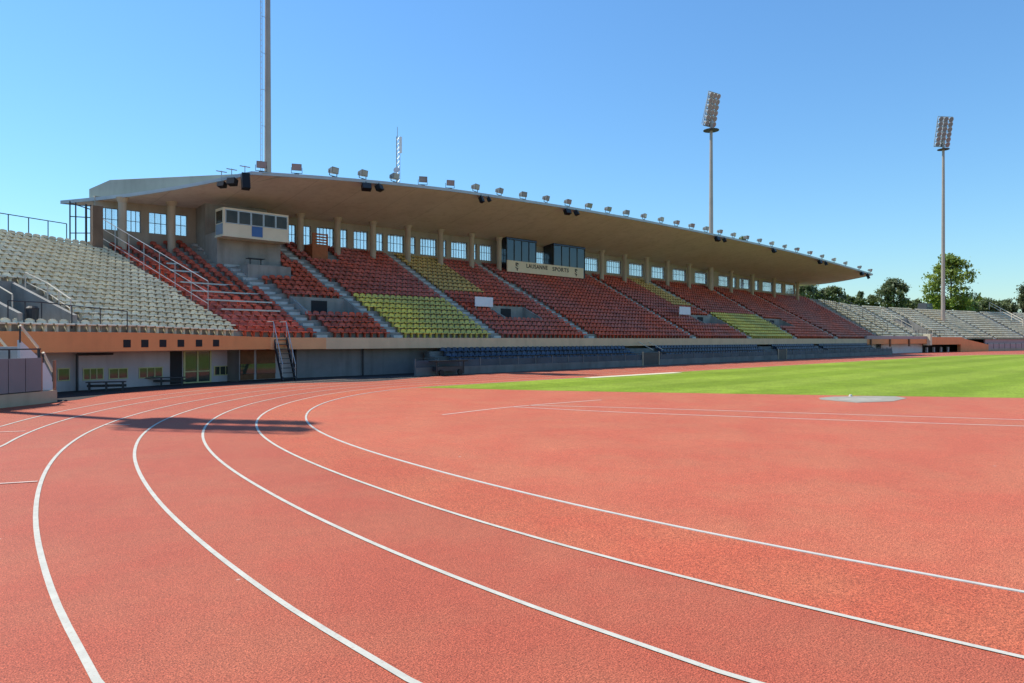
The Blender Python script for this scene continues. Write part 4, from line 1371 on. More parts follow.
P0 = on_edge(262)
for (x, w, h, d, rot, dr, lab, off) in ((0, .5, .32, .4, -30, .28, 'small dark horn loudspeaker, leftmost under the roof end', (226.5, 181)), (0, .55, .42, .45, -25, .18, 'squat dark loudspeaker beside the tall one at the roof end', (236.5, 179.5)), (0, .5, 1.05, .45, 18, .02, 'tall black column loudspeaker tilted at the left roof end', (249.5, 177))):
    # these hang from the sloping left end of the roof
    best = min(((proj(*soff(0, f))[0] - off[0]) ** 2, f) for f in np.linspace(0, .6, 200))[1]
    e = soff(0, best); r = thing('loudspeaker', lab, 'loudspeaker', (0, 0, 0), 'black loudspeakers under the roof edge')
    q = Matrix.Rotation(R(rot - 30), 3, 'Z') @ Matrix.Rotation(R(-14), 3, 'X')
    mb = MB(); mb.obox((0, 0, -dr - h / 2), (w, d, h), q); mb.build('cabinet', 'black', r)
    mb = MB(); mb.tube((0, .1, -dr), (0, .1, .5), .03, n=6); mb.tube((-.35, .1, .45), (.35, .1, .45), .03, n=6); mb.build('bracket', 'metal', r)
    r.location = (e[0] - .35, e[1] - .2, e[2])
speaker(365.5, .85, .55, .55, -20, .12, 'big black loudspeaker pair, left one behind the fourth floodlight')
speaker(378.5, .75, .5, .5, 25, .12, 'big black loudspeaker pair, right one past the fourth floodlight')
speaker(480.5, .42, .62, .4, 12, .1, 'slim black loudspeaker under the eighth roof floodlight')
speaker(488, .4, .4, .35, 30, .1, 'small black loudspeaker just right of the slim one')
speaker(566.5, .8, .55, .5, -10, .1, 'black loudspeaker under the roof edge above the sign, left of two')
speaker(575.5, .7, .5, .5, 25, .1, 'black loudspeaker under the roof edge above the sign, right of two')
speaker(716.5, .85, .6, .5, -8, .1, 'black loudspeaker below the middle floodlight mast, left of two')
speaker(723.5, .75, .5, .5, 20, .1, 'black loudspeaker below the middle floodlight mast, right of two')
speaker(773, .9, .55, .5, 5, .1, 'lone black loudspeaker between mast and far roof end')
speaker(819, .8, .6, .5, -5, .1, 'black loudspeaker near the far roof end, left of two')
speaker(825, .8, .55, .5, 15, .1, 'black loudspeaker near the far roof end, right of two')
speaker(861, .8, .55, .5, -5, .1, 'blunt black loudspeaker at the far roof corner')
speaker(867, .7, .95, .5, 15, .05, 'tall black loudspeaker at the very far roof corner')

# radio mast on the roof
t = 54.0; s = sx(397.5, t); zr = zz(190, s, t); zt = zz(127, s, t)
ra = thing('radio_mast', 'slender lattice radio mast with small antennas on the stand roof', 'radio mast', (s, t, zr))
mb = MB(); g_ = .16; P3 = [(s - g_, t - g_), (s + g_, t - g_), (s, t + g_)]
zl = [lerp(zr - 1.2, zt - .9, i / 14) for i in range(15)]
for a, b in P3: mb.tube((a, b, zl[0]), (a, b, zl[-1]), .03, n=6)
for i in range(14):
    for k in range(3):
        a, b = P3[k], P3[(k + 1) % 3]; mb.tube((*a, zl[i]), (*b, zl[i + 1]), .016, n=5)
mb.build('lattice', 'metal', ra)
mb = MB(); mb.tube((s, t, zl[-1] - .3), (s, t, zt), .03, n=6); mb.build('tip', 'metal', ra)
mb = MB(); mb.box(s + .2, s + .38, t - .2, t, zt - 2.4, zt - .9); mb.build('antenna_panel', 'board', ra)
mb = MB(); mb.tube((s - .2, t - .3, zr + 1.6), (s - .45, t - .5, zr + 1.7), .06, .3, n=12); mb.build('dish', 'metal', ra)


# ------------------------------------------------------------------ floodlight masts
def mast(x, ytop, ybot, s, t, zbase, label, nx=3, ny=6, hw=3.2, hh=5.2, zhead=None, rot=0.0, r0=.38, r1=.2, ladder=False, tilt=18):
    zt = zhead if zhead is not None else zz(ytop, s, t)
    o = thing('floodlight_mast', label, 'floodlight mast', (s, t, zbase), 'tall floodlight masts round the stadium')
    mb = MB(); zc = zt - hh * .5
    mb.tube((s, t, zbase), (s, t, zbase + (zc - zbase) * .5), r0, (r0 + r1) / 2, 16); mb.tube((s, t, zbase + (zc - zbase) * .5), (s, t, zc - hh * .3), (r0 + r1) / 2, r1, 16)
    mb.tube((s, t, zbase), (s, t, zbase + .25), r0 * 1.9, r0 * 1.7, 16)
    mb.build('pole', 'mast', o)
    q = Matrix.Rotation(R(rot), 3, 'Z') @ Matrix.Rotation(R(tilt), 3, 'X')
    ctr = Vector((s, t, zc)); mb = MB()
    for i in range(nx + 1): mb.bar(ctr + q @ Vector((lerp(-hw / 2, hw / 2, i / nx), 0, -hh / 2)), ctr + q @ Vector((lerp(-hw / 2, hw / 2, i / nx), 0, hh / 2)), .12, .1)
    for j in range(ny + 1): mb.bar(ctr + q @ Vector((-hw / 2, 0.02, lerp(-hh / 2, hh / 2, j / ny))), ctr + q @ Vector((hw / 2, .02, lerp(-hh / 2, hh / 2, j / ny))), .1, .1)
    mb.bar(ctr + q @ Vector((0, .25, -hh / 2)), ctr + q @ Vector((0, .25, hh / 2)), .25, .25)
    mb.bar(ctr + q @ Vector((-hw / 2, 0, -hh / 2)), ctr + q @ Vector((-.3, 1.1, -hh / 2 + .4)), .07); mb.bar(ctr + q @ Vector((-hw / 2, 0, hh / 2)), ctr + q @ Vector((-.3, 1.1, -hh / 2 + .4)), .07)
    mb.build('head_frame', 'metal', o)
    for i in range(nx):
        for j in range(ny):
            c = ctr + q @ Vector((lerp(-hw / 2, hw / 2, (i + .5) / nx), -.12, lerp(-hh / 2, hh / 2, (j + .5) / ny)))
            d = q @ Matrix.Rotation(R(16), 3, 'X')
            a, b = c + d @ Vector((0, .28, 0)), c + d @ Vector((0, -.24, 0))
            mb = MB(); rr = min(hw / nx, hh / ny) * (.54 if ny != nx * 3 else .62); mb.tube(a, b, rr * .45, rr, 12); l_ = mb.build('lamp', 'headlamp', o)
            mb = MB(); mb.tube(b, b + d @ Vector((0, -.02, 0)), rr * .82, rr * .82, 12); mb.build('glass', 'lampglass', l_)
    mb = MB(); zp = zc - hh * .5 - .7
    mb.tube((s, t, zp), (s, t, zp + .08), 1.15, 1.15, 14)
    mb.build('platform', 'darkmetal', o)
    if ladder:
        mb = MB(); v = Vector((-.42, -.25, 0))
        for e in (-.14, .14): mb.tube((s - .55, t + e, zbase), (s - .55, t + e, zc), .022, n=5)
        z = zbase
        while z < zc: mb.tube((s - .55, t - .14, z), (s - .55, t + .14, z), .014, n=5); z += .45
        z = zbase + 2
        while z < zc: mb.bar((s - .55, t, z), (s, t, z), .03); z += 3.0
        mb.build('ladder', 'metal', o)
    return o


sM, tM = ground(943, 339.5 + 7)[0], 0
sgR, vR = on_slope(943, 321, 0, 125, 200); pR = surf(sgR, vR); dR = depth(pR[0], pR[1]); XR = (943 - 512) / FPX * dR; sR, tR = FWD[1] * XR + FWD[0] * dR, -FWD[0] * XR + FWD[1] * dR
mast(943, 117.5, 320, sR, tR, zz(321, sR, tR) - 1.0, 'slim floodlight mast standing in the far off-white terrace', hw=16.5 * dR / FPX, hh=29 * dR / FPX, rot=-36, tilt=11, r0=.40, r1=.24)
dM = 103.0; XM = (711 - 512) / FPX * dM; sM, tM = FWD[1] * XM + FWD[0] * dM, -FWD[0] * XM + FWD[1] * dM
mast(711, 93.5, 230, sM, tM, 0, 'floodlight mast rising behind the middle of the stand roof', hw=2.3, hh=4.8, rot=-10, tilt=12, r0=.42, r1=.2)
dL = 58.0; XL = (268 - 512) / FPX * dL; sL, tL = FWD[1] * XL + FWD[0] * dL, -FWD[0] * XL + FWD[1] * dL
mast(268, 0, 0, sL, tL, 0, 'thick floodlight mast with a ladder behind the left end of the roof', zhead=38.5, hw=3.2, hh=5.2, rot=-40, r0=.33, r1=.2, ladder=True)
SUN_EL = 55.0
AZ = Vector((-.386, .922, 0)).normalized()
tip = Vector((7.85, 19.7, 0)); zc = 33.0; base = tip + AZ * (zc / math.tan(R(SUN_EL)))
mast(0, 0, 0, base.x, base.y, 0, 'floodlight mast in the left terrace whose shadow crosses the track', zhead=zc + 2.6, nx=2, ny=6, hw=2.9, hh=5.2, rot=58, r0=.34, r1=.22, tilt=23)


# ------------------------------------------------------------------ railings of the left terrace and the stand
def slope_pts(px, lift=0.0, lo=-20, hi=210):
    out = []
    for x, y in px:
        sg, v = on_slope(x, y, lift, lo, hi); out.append(surf(sg, v, 0))
    return out


sgA = END_L + .1
rail('grey handrail descending between the off-white and the red seats', [surf(sgA, v) for v in (1.0, .78, .55, .22)], h=1.95, mt='metal', mids=(.32, .66), post_every=1.9, r=.022)
# rows of grey bars in the first red block
for i, (y0, y1, x0, x1) in enumerate(((258.5, 263.5, 166, 222), (268.5, 274.5, 172, 240), (280, 285, 180, 258), (289.5, 294, 190, 272), (300, 303.7, 197, 286), (309.5, 312.5, 205, 284))):
    a = slope_pts([(x0, y0), (x1, y1)], .45, 15, 22)
    sg0, v = on_slope(x0, y0, .45, 15, 22); sg1 = on_slope(x1, y1, .45, 15, 22)[0]
    j = int(round(v * NR)); mb = MB()
    wall_along(mb, max(sg0, END_L + .7), min(sg1, 21.2), width(18) * j / NR - .03, width(18) * j / NR + .03, row_z(17, j) + .40, row_z(17, j) + .49, .8)
    o = mb.build('seat_row_bar', 'metal'); tag(o, f'grey horizontal bar across the first red block, {ORD[i]} from the top', 'bar', 'grey bars across the first red block')
# rim railing with a scaffold-like gate
rim = lambda x, y: (lambda g: (g[0], g[1]))(on_slope(x, y, 0, -20, 18))
P = [surf(sg, 1.02) for sg in (-14, -9, -4, 0, 4, 8.0)]
rail('dark rim railing along the top of the open left terrace', P, h=1.15, mt='darkmetal', mids=(), post_every=1.15, r=.03)
P = [surf(sg, 1.02) for sg in (8.5, 11.5, 15.2)]
rail('dark rim railing beside the left end of the roof', P, h=1.15, mt='darkmetal', mids=(), post_every=1.05, r=.03)
o = thing('scaffold_frame', 'dark open steel frame standing under the left corner of the roof', 'frame', surf(12.5, 1.0))
RS = np.linspace(0, 17, 700); RX = np.array([proj(*surf(q, 1.04))[0] for q in RS])
rsig = lambda x: float(RS[np.argmin(abs(RX - x))])
for sg in (rsig(70), rsig(76), rsig(86.5), rsig(91)):
    p = surf(sg, 1.04); mb = MB(); mb.tube((p[0], p[1], p[2] - .2), (p[0], p[1], p[2] + 2.6), .045 if sg != rsig(86.5) else .07, n=6); mb.build('post', 'darkmetal', o)
mb = MB()
for h0, h1 in ((.5, .7), (1.6, 1.75), (2.5, 2.3)):
    a, b = surf(rsig(70), 1.04, h0), surf(rsig(91), 1.04, h1); mb.tube(a, b, .035, n=6)
mb.build('crossbar', 'darkmetal', o)

# vomitory of the left terrace
w = width(4); oB = w * (LV[3] + 1) / NR; zl = row_z(4, LV[2]); zb = row_z(4, LV[3] + 1)
mb = MB(); wall_along(mb, LV[0], LV[1], oB + .02, oB + .2, zl, zb + .35, .6)
for sg in (LV[0], LV[1]):
    mb.hexa([pt(sg - .1, w * LV[2] / NR, zl), pt(sg + .1, w * LV[2] / NR, zl), pt(sg + .1, oB + .2, zl), pt(sg - .1, oB + .2, zl),
             pt(sg - .1, w * LV[2] / NR, zl + .5), pt(sg + .1, w * LV[2] / NR, zl + .5), pt(sg + .1, oB + .2, zb + .35), pt(sg - .1, oB + .2, zb + .35)])
mb.build('vomitory_parapet', 'concrete', left)
mb = MB(); wall_along(mb, 2.6, 4.6, oB - .03, oB + .05, zl + .03, zb - .05, .5); mb.build('doorway', 'dark', left)
rail('pale topped handrail slanting down beside the terrace exit', [surf(*on_slope(x, y, 1.0, -20, 16)) for x, y in ((25, 271), (48, 285), (72, 299))], h=1.0, mt='cream', mids=(.1, .55), post_every=1.0, r=.03, pr=.03)
rail('short handrail on the left cheek of the terrace exit', [surf(*on_slope(x, y, 1.0, -20, 16)) for x, y in ((-12, 279), (13, 293.5))], h=1.0, mt='cream', mids=(.1,), post_every=1.2, r=.03)
P = [surf(*on_slope(x, y, .95, -20, 16)) for x, y in ((9, 300.5), (40, 302), (72, 304.5), (100, 308), (128, 312))]
rail('level dark railing before the terrace exit above the orange fascia', P, h=.95, mt='darkmetal', mids=(), post_every=.9)
bn = thing('waste_bin', 'dark lidded bin standing in the exit of the open left terrace', 'bin', surf(*on_slope(31, 312, 0, -20, 16)))
p = Vector(surf((LV[0] * .55 + LV[1] * .45), (LV[2] + 1.2) / NR)); p.z = row_z(4, LV[2])
mb = MB(); mb.tube(p, p + Vector((0, 0, .75)), .22, .26, 14); mb.build('body', 'darkmetal', bn)
mb = MB(); mb.tube(p + Vector((0, 0, .76)), p + Vector((0, 0, .86)), .28, .18, 14); mb.build('lid', 'black', bn)

# ------------------------------------------------------------------ low terrace block at the left edge: mauve panels on a beige base
A0 = Vector((-8.0, 20.76, 0)); A1 = Vector((6.38, 31.42, 0)); U = (A1 - A0).normalized(); Vn = Vector((-U.y, U.x, 0)); LnB = (A1 - A0).length
blkE = thing('panelled_block', 'low terrace block with mauve panels on a beige base at the track edge', 'terrace block', A1)


def bx(mb, u0, u1, v0, v1, za, zb):
    g = lambda u, v, z: A1 - U * u + Vn * v + Vector((0, 0, z))
    mb.hexa([g(u1, v0, za), g(u0, v0, za), g(u0, v1, za), g(u1, v1, za), g(u1, v0, zb), g(u0, v0, zb), g(u0, v1, zb), g(u1, v1, zb)])


mb = MB(); bx(mb, 0, LnB, 0, 2.6, 0, .46); mb.build('base', 'beige', blkE)
for i in range(20):
    mb = MB(); u0 = .75 + i * .72; bx(mb, u0 + .015, u0 + .705, -.03, .05, .50, 1.72); mb.build('panel', 'panel', blkE)
mb = MB(); bx(mb, .75, LnB, .06, .12, .46, 1.70); mb.build('backing', 'darkmetal', blkE)
mb = MB(); bx(mb, .02, .10, .02, .1, .46, 1.6); mb.build('end_post', 'endpost', blkE)
mb = MB(); bx(mb, .66, .72, .02, .1, .46, 1.75); mb.build('end_post', 'endpost', blkE)
mb = MB(); bx(mb, .75, LnB, .0, .05, 2.02, 2.07)
for i in range(9): bx(mb, .78 + i * 1.3, .82 + i * 1.3, .0, .05, 1.72, 2.02)
mb.build('railing', 'darkmetal', blkE)
mb = MB()
for k in range(4): bx(mb, 2.3, LnB, .5 + .7 * k, 1.21 + .7 * k, .46, 1.3 + .42 * k)
mb.build('steps', 'concrete', blkE)
g = lambda u, v, z: A1 - U * u + Vn * v + Vector((0, 0, z))
me = ME['white']; n = 0
for k in range(3):
    for i in range(8):
        u = 2.7 + .58 * i; p = g(u, .75 + .7 * k, 1.3 + .42 * k)
        o = bpy.data.objects.new('white_seat', me); COL.objects.link(o); o.location = p; o.rotation_euler = (0, 0, math.atan2(U.y, U.x))
        tag(o, f'off-white seat in the {ORD[k]} row of the low block behind the mauve panels', 'seat', 'off-white seats of the low block')
stp = thing('block_stairs', 'white sided stairs with cream handrails at the end of the panelled block', 'stairs', g(1.2, 1.4, 0))


def on_block(x, y, v):
    """point seen at a pixel on the vertical plane v metres behind the block face"""
    best = min(np.linspace(-1, 6, 1400), key=lambda u: abs(proj(*g(u, v, 1.5))[0] - x)); p = g(best, v, 0)
    return Vector((p.x, p.y, zz(y, p.x, p.y)))


for v in (1.1, 2.5):
    Pr = [on_block(x, y, 1.1) + Vn * (v - 1.1) for x, y in ((20, 325.5), (38, 347.5), (43, 352.5), (56.5, 371.5))]
    lo = [p - Vector((0, 0, h)) for p, h in zip(Pr, (.55, .35, .3, .3))]
    ft = [Vector((p.x, p.y, .3)) for p in Pr]
    mb = MB()
    for i in (0, 2):
        ring = [ft[i], ft[i + 1], lo[i + 1], lo[i]]; back_ = [p + Vn * .12 for p in ring]
        mb.poly(ring); mb.poly(back_[::-1])
        for k in range(4): mb.quad(ring[(k + 1) % 4], ring[k], back_[k], back_[(k + 1) % 4])
    ring = [ft[1], ft[2], lo[2], lo[1]]; mb.poly(ring); mb.poly([p + Vn * .12 for p in ring][::-1])
    mb.build('stringer', 'whitewall', stp)
    mb = MB(); mb.tube(Pr[0], Pr[1], .05); mb.tube(Pr[2], Pr[3], .05); mb.build('handrail', 'cream', stp)
    mb = MB()
    for p, q in zip(Pr, lo): mb.tube(q - Vector((0, 0, .1)), p, .03)
    mb.build('post', 'darkmetal', stp)
mb = MB(); P0_, P1_ = on_block(20, 325.5, 1.1) - Vector((0, 0, .7)), on_block(56.5, 371.5, 1.1) - Vector((0, 0, .7))
for i in range(9):
    p = P0_.lerp(P1_, (i + .5) / 9); w_ = (P1_ - P0_) / 9; w_.z = 0; h_ = w_ * .55; c0, c1 = p - h_, p + h_; e = Vn * 1.28; o_ = Vn * .12
    zt_ = p.z; mb.hexa([(*(c0 + o_).xy, .3), (*(c1 + o_).xy, .3), (*(c1 + e).xy, .3), (*(c0 + e).xy, .3), (*(c0 + o_).xy, zt_), (*(c1 + o_).xy, zt_), (*(c1 + e).xy, zt_), (*(c0 + e).xy, zt_)])
mb.build('treads', 'step', stp)

# ------------------------------------------------------------------ open terrace at the far right
NR = 14
right = thing('curved_terrace', 'far curved terrace of off-white seat rows under the trees', 'terrace', tuple(pt(150, 4, 0)))
stepped(END_R, 213, [RV], ds=1.5).build('terrace', 'concrete', right)
for s in RA:
    mb = MB(); w = width(s)
    for j in range(NR):
        z = row_z(s, j); mb.hexa([pt(s - .36, w * (j + .5) / NR, z - .05), pt(s + .4, w * (j + .5) / NR, z - .05), pt(s + .4, w * (j + 1) / NR, z - .05), pt(s - .4, w * (j + 1) / NR, z - .05),
                                  pt(s - .36, w * (j + .5) / NR, z + .2), pt(s + .4, w * (j + .5) / NR, z + .2), pt(s + .4, w * (j + 1) / NR, z + .2), pt(s - .4, w * (j + 1) / NR, z + .2)])
    mb.build('aisle_stairs', 'step', right)
mb = MB(); w = width(146); zl, zb = row_z(146, RV[2]), row_z(146, RV[3] + 1); oB = w * (RV[3] + 1) / NR
wall_along(mb, RV[0], RV[1], oB + .02, oB + .3, zl, zb + .6)
for sg in (RV[0], RV[1]):
    mb.hexa([pt(sg - .15, w * RV[2] / NR, zl), pt(sg + .15, w * RV[2] / NR, zl), pt(sg + .15, oB, zl), pt(sg - .15, oB, zl), pt(sg - .15, w * RV[2] / NR, zl + .6), pt(sg + .15, w * RV[2] / NR, zl + .6), pt(sg + .15, oB, zb + .6), pt(sg - .15, oB, zb + .6)])
mb.build('vomitory_parapet', 'concrete', right)
mb = MB(); wall_along(mb, 145, 147.6, oB - .05, oB + .05, zl, zb); mb.build('doorway', 'dark', right)
sE = lambda x, o=0.0: sig(x, o, 1.5, 100, 225)
a, b, c, d_ = sE(866), sE(931), sE(959), sE(987)
mb = MB(); wall_along(mb, a, b, -.15, .2, ZF - .02, ZF + .5, 2.0); mb.build('mauve_parapet', 'mauve', right)
mb = MB(); wall_along(mb, END_R - 7, a, -.12, .32, 1.74, ZF + .02, 2.0); mb.build('fascia', 'tan', stand)
mb = MB(); wall_along(mb, a, b - 1.5, -.12, .32, 1.66, ZF - .03, 2.0); mb.build('fascia', 'orange', right)
for i in range(4):
    s = lerp(a, b, (i + .15) / 3.4); mb = MB(); wall_along(mb, s, s + .5, -.3, -.13, 1.2, ZF - .05); mb.build('bracket', 'darkwood', right)
mb = MB(); wall_along(mb, END_R - 14, b - 1, 1.1, 1.3, 0, 1.7, 2.0); mb.build('front_wall', 'whitewall', right)
mb = MB(); wall_along(mb, b - 1, c + 1, 3.2, 3.4, 0, 1.9, 2.0); mb.build('recess', 'dark', right)
mb = MB(); wall_along(mb, b - 1.5, c, -.5, .3, 1.45, ZF + .35, 2.0); mb.build('portal_beam', 'orange', right)
mb = MB(); wall_along(mb, b - 2.2, b - 1.4, -.7, .5, 1.35, ZF + .9, 2.0); mb.build('portal_cheek', 'sand', right)
for i in range(4):
    s = lerp(b, c, (i + .3) / 4); mb = MB(); wall_along(mb, s, s + .35, 1.0, 1.3, 0, .95); mb.build('barrier', 'whitewall', right)
# sloping orange wall after the portal
mb = MB(); n = 10
for i in range(n):
    s0, s1 = lerp(c, d_, i / n), lerp(c, d_, (i + 1) / n); z_0, z_1 = lerp(2.75, 1.35, i / n), lerp(2.75, 1.35, (i + 1) / n)
    mb.hexa([pt(s0, -.3, 0), pt(s1, -.3, 0), pt(s1, .3, 0), pt(s0, .3, 0), pt(s0, -.3, z_0), pt(s1, -.3, z_1), pt(s1, .3, z_1), pt(s0, .3, z_0)])
mb.build('ramp_wall', 'orange', right)
mb = MB(); wall_along(mb, d_, 213, -.3, .3, 0, .5, 2.0); mb.build('front_wall', 'beige', right)
mb = MB(); wall_along(mb, d_, 213, .32, .6, 0, ZF - .02, 2.0); mb.build('upper_wall', 'mauve', right)
ff = thing('far_fence', 'low mauve fence in front of the far right terrace', 'fence', tuple(pt(d_ + 6, -.3, .5)))
mb = MB(); wall_along(mb, d_, 213, -.2, -.14, .5, 1.45, 2.0); mb.build('infill', 'mauve', ff)
mb = MB(); wall_along(mb, d_, 213, -.22, -.12, 1.5, 1.56, 2.0); mb.build('top_rail', 'metal', ff)
for i in range(20):
    s = d_ + i * 2.5
    if s < 212: mb = MB(); wall_along(mb, s - .05, s + .05, -.24, -.1, .5, 1.6); mb.build('post', 'darkmetal', ff)
rail('dark double handrail between the last red block and the far terrace', [surf(END_R + .4, v) for v in (1.0, .66, .33, .02)], h=1.5, mt='darkmetal', mids=(.5,), post_every=2.0, r=.035)
rail('dark handrail on the first aisle of the far terrace', [surf(RA[0] + .6, v) for v in (1.0, .6, .2)], h=1.3, mt='darkmetal', mids=(.5,), post_every=2.2, r=.04)
rail('pale handrail left of the far terrace exit', [surf(RV[0] - .4, v) for v in (.72, .2)], h=1.1, mt='cream', mids=(.1,), post_every=2.2, r=.04)
rail('pale handrail right of the far terrace exit', [surf(RV[1] + .5, v) for v in (.65, .1)], h=1.1, mt='cream', mids=(.1,), post_every=2.2, r=.04)
rail('level railing along the front of the far terrace exit', [surf(s, .11) for s in (RV[0], RV[1], RV[1] + 6)], h=1.0, mt='darkmetal', mids=(.5,), post_every=2.0, r=.035)
s_ = sE(1004); rail('pale handrail of the rightmost far terrace stairs', [surf(on_slope(1006, 318, 0, 150, 210)[0], v) for v in (1.15, .45)], h=1.6, mt='cream', mids=(.6,), post_every=3.0, r=.08)
# small dark van roof showing over the rim
cx, cy = 925, 306; dV = 158.0; XV = (cx - 512) / FPX * dV; sV, tV = FWD[1] * XV + FWD[0] * dV, -FWD[0] * XV + FWD[1] * dV
van = thing('parked_van', 'dark van whose roof shows over the far terrace rim beside the tall tree', 'van', (sV, tV, 0))
zt = zz(303.5, sV, tV); mb = MB(); mb.hexa([(sV - 2.5, tV - 1, zt - 1.9), (sV + 2.5, tV - 1, zt - 1.9), (sV + 2.5, tV + 1, zt - 1.9), (sV - 2.5, tV + 1, zt - 1.9), (sV - 2.0, tV - .85, zt), (sV + 2.3, tV - .85, zt), (sV + 2.3, tV + .85, zt), (sV - 2.0, tV + .85, zt)]); mb.build('body', 'darkmetal', van)
mb = MB(); mb.hexa([(sV - 2.2, tV - 1.02, zt - .9), (sV + 2.2, tV - 1.02, zt - .9), (sV + 2.2, tV - .9, zt - .9), (sV - 2.2, tV - .9, zt - .9), (sV - 1.9, tV - .93, zt - .25), (sV + 2.2, tV - .93, zt - .25), (sV + 2.2, tV - .8, zt - .25), (sV - 1.9, tV - .8, zt - .25)]); mb.build('window', 'darkglass', van)
for dx in (-1.6, 1.6):
    mb = MB(); mb.tube((sV + dx, tV - 1.05, zt - 2.0), (sV + dx, tV - .8, zt - 2.0), .36, n=14); mb.build('wheel', 'black', van)
bank = MB(); S_ = [lerp(END_R + 1, 213, i / 40) for i in range(41)]
for a_, b_ in zip(S_[:-1], S_[1:]):
    wa, wb = width(a_) * (NR + 1) / NR, width(b_) * (NR + 1) / NR
    bank.quad(pt(a_, wa + .02, row_z(a_, NR) - .1), pt(b_, wb + .02, row_z(b_, NR) - .1), pt(b_, wb + 40, 4.0), pt(a_, wa + 40, 4.0))
tag(bank.build('grass_bank', 'grass'), kind='structure')


# ------------------------------------------------------------------ trees
def tree(label, x, d, y_top, y_base, w_px, leafmat, seed, nclump=70, leaf=.42, zroot=3.0, round_=.9, gap=.5, name='tree', holes=0.0, lean=0.0):
    rg = random.Random(seed)
    X = (x - 512) / FPX * d; s, t = FWD[1] * X + FWD[0] * d, -FWD[0] * X + FWD[1] * d
    zt, zb_ = EYE + (HZ - y_top) * d / FPX, EYE + (HZ - y_base) * d / FPX; rw = w_px * d / FPX / 2
    o = thing(name, label, 'tree', (s, t, zroot), 'trees beyond the terraces')
    mb = MB(); H = zt - zroot; zc0 = max(zb_, zroot + H * .12)
    r0 = .03 * H * .5 + .1
    mb.tube((s, t, zroot), (s + lean, t, zc0 + (zt - zc0) * .35), r0, r0 * .6, 9); mb.tube((s + lean, t, zc0 + (zt - zc0) * .35), (s + lean * 1.5, t, zt - .8), r0 * .6, r0 * .1, 8)
    clumps = []
    for i in range(nclump):
        f = rg.random(); z = lerp(zc0, zt, f)
        prof = math.sin(math.pi * min(1, max(.04, f * .86 + .14))) ** .7 if round_ > .5 else (1 - f) ** .7
        rad = rw * prof * math.sqrt(rg.uniform(.06, 1.0)) * rg.uniform(.75, 1.08); an = rg.uniform(0, 2 * math.pi)
        c = Vector((s + lean + math.cos(an) * rad, t + math.sin(an) * rad, z)); clumps.append((c, rg.uniform(.5, 1.1) * rw * .27))
        if i % 3 == 0:
            b0 = Vector((s + lean * .7, t, max(zc0 * .6 + zroot * .4, z - rad * .7))); mb.tube(b0, c, r0 * .25, r0 * .06, 5, caps=False)
    mb.build('trunk', 'bark', o)
    lf = MB()
    for c, cr in clumps:
        nl = int(46 * (cr / (rw * .2)) ** 1.2 * gap * 2)
        for _ in range(nl):
            v = Vector((rg.gauss(0, 1), rg.gauss(0, 1), rg.gauss(0, .75))) * cr * .55
            p = c + v; q = Matrix.Rotation(rg.uniform(0, 6.28), 3, 'Z') @ Matrix.Rotation(rg.gauss(0, .8), 3, 'X'); l = leaf * rg.uniform(.6, 1.4)
            a, b = q @ Vector((l * .5, 0, 0)), q @ Vector((0, l * .8, 0))
            lf.poly([p - b, p + a * .9 - b * .1, p + b, p - a * .9 + b * .1])
    lf.build('crown', leafmat, o)
    return o


tree('tall light green tree standing behind the far floodlight mast', 951, 172, 258, 311, 50, 'leaf_light', 3, 85, .5, 4, gap=.72)
tree('rounded dark tree left of the far floodlight mast', 893.5, 165, 280.5, 308, 33, 'leaf_dark', 5, 80, .42, 4, gap=.6)
tree('dark bushy tree just beyond the far roof tip', 832, 160, 288, 304, 26, 'leaf_dark', 8, 60, .4, 4, gap=.6)
tree('small pointed dark tree between the roof tip and the rounded tree', 860, 165, 292.5, 307, 14, 'leaf_dark', 12, 40, .36, 4, round_=.3, gap=.6)
tree('low dark shrub left of the rounded tree', 872, 168, 296, 308, 17, 'leaf_mid', 13, 40, .36, 4, gap=.6)
tree('loose tree seen through the last stand windows', 805, 160, 284, 303, 36, 'leaf_dark', 17, 70, .4, 4, gap=.6)
tree('low dark tree right of the tall light green tree', 990, 190, 301, 314, 34, 'leaf_mid', 21, 60, .42, 4, gap=.7)
tree('low bushy tree touching the foot of the tall light green tree', 966, 185, 300, 313, 24, 'leaf_mid', 23, 50, .4, 4, gap=.7)
tree('wide dark green tree cut by the right picture edge', 1033, 190, 279, 314, 27, 'leaf_dark', 29, 90, .45, 4, gap=.75)
tree('small grey green tree on the bank near the van', 908, 180, 303, 310, 22, 'leaf_mid', 31, 40, .4, 4, gap=.7)
tree('dark tree peeping over the far end of the stand roof', 742, 172, 237.5, 262, 18, 'leaf_dark', 37, 40, .42, 4, gap=.6)

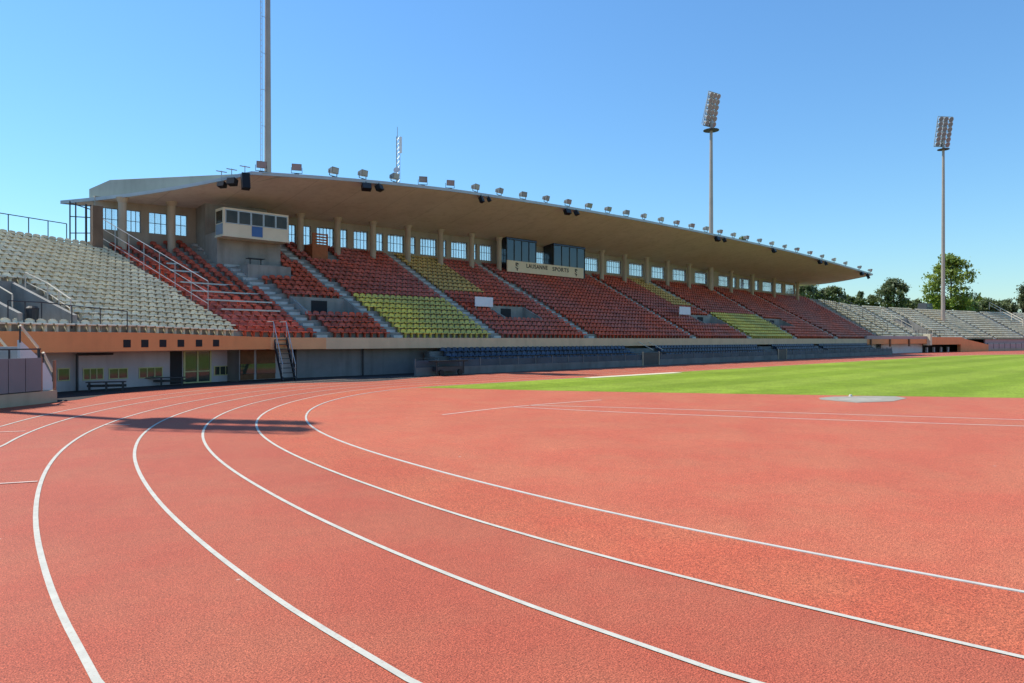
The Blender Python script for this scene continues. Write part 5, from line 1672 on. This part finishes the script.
tree('low sunlit tree just left of the dark van', 917, 186, 301, 311, 16, 'leaf_mid', 41, 40, .4, 4, gap=.75)
tree('pale green bushy tree between the tall tree and its right neighbour', 979, 196, 299, 314, 20, 'leaf_light', 43, 45, .42, 4, gap=.75)
tree('low rounded tree left of the tree at the picture edge', 1007, 200, 301, 315, 24, 'leaf_mid', 47, 50, .42, 4, gap=.75)
tree('low green tree right behind the foot of the tall light green tree', 940, 190, 296, 312, 26, 'leaf_light', 53, 50, .42, 4, gap=.75)
tree('dull green low tree between the two dark trees beyond the roof tip', 848, 178, 297, 306, 18, 'leaf_mid', 59, 40, .4, 4, gap=.75)

# ------------------------------------------------------------------ light, sky, camera
sun = bpy.data.lights.new('sun', 'SUN'); sun.energy = 4.3; sun.angle = R(.53); sun.color = (1.0, .94, .83)
so = link('sun', sun); el = R(SUN_EL)
ts = Vector((AZ.x * math.cos(el), AZ.y * math.cos(el), math.sin(el)))
so.rotation_euler = ts.to_track_quat('Z', 'Y').to_euler(); so.location = ts * 100
wd = bpy.data.worlds.new('World'); scene.world = wd; wd.use_nodes = True
nt = wd.node_tree; sky = nt.nodes.new('ShaderNodeTexSky'); sky.sky_type = 'NISHITA'; sky.sun_disc = False
sky.sun_elevation = el; sky.sun_rotation = math.atan2(AZ.x, AZ.y)
sky.altitude = 0; sky.air_density = 1.5; sky.dust_density = 0.0; sky.ozone_density = 8.0
bg = nt.nodes['Background']; tint = nt.nodes.new('ShaderNodeVectorMath'); tint.operation = 'MULTIPLY'; tint.inputs[1].default_value = (.76, 1.0, 1.14)
nt.links.new(sky.outputs[0], tint.inputs[0]); nt.links.new(tint.outputs[0], bg.inputs[0]); bg.inputs[1].default_value = .112

cam = bpy.data.cameras.new('camera'); co = link('camera', cam); scene.camera = co
cam.sensor_width = 36; cam.lens = FPX / 1024 * 36; cam.clip_end = 5000; cam.clip_start = .05
co.location = (0, 0, EYE)
co.rotation_euler = (R(90) - math.atan((341.5 - HZ) / FPX), 0, -math.atan2(FWD[0], FWD[1]))
vs = scene.view_settings; vs.view_transform = 'Standard'; vs.look = 'None'; vs.exposure = 0.42; vs.gamma = 1.0; vs.use_curve_mapping = False
scene.cycles.max_bounces = 8; scene.cycles.transparent_max_bounces = 12
scene.cycles.use_denoising = True
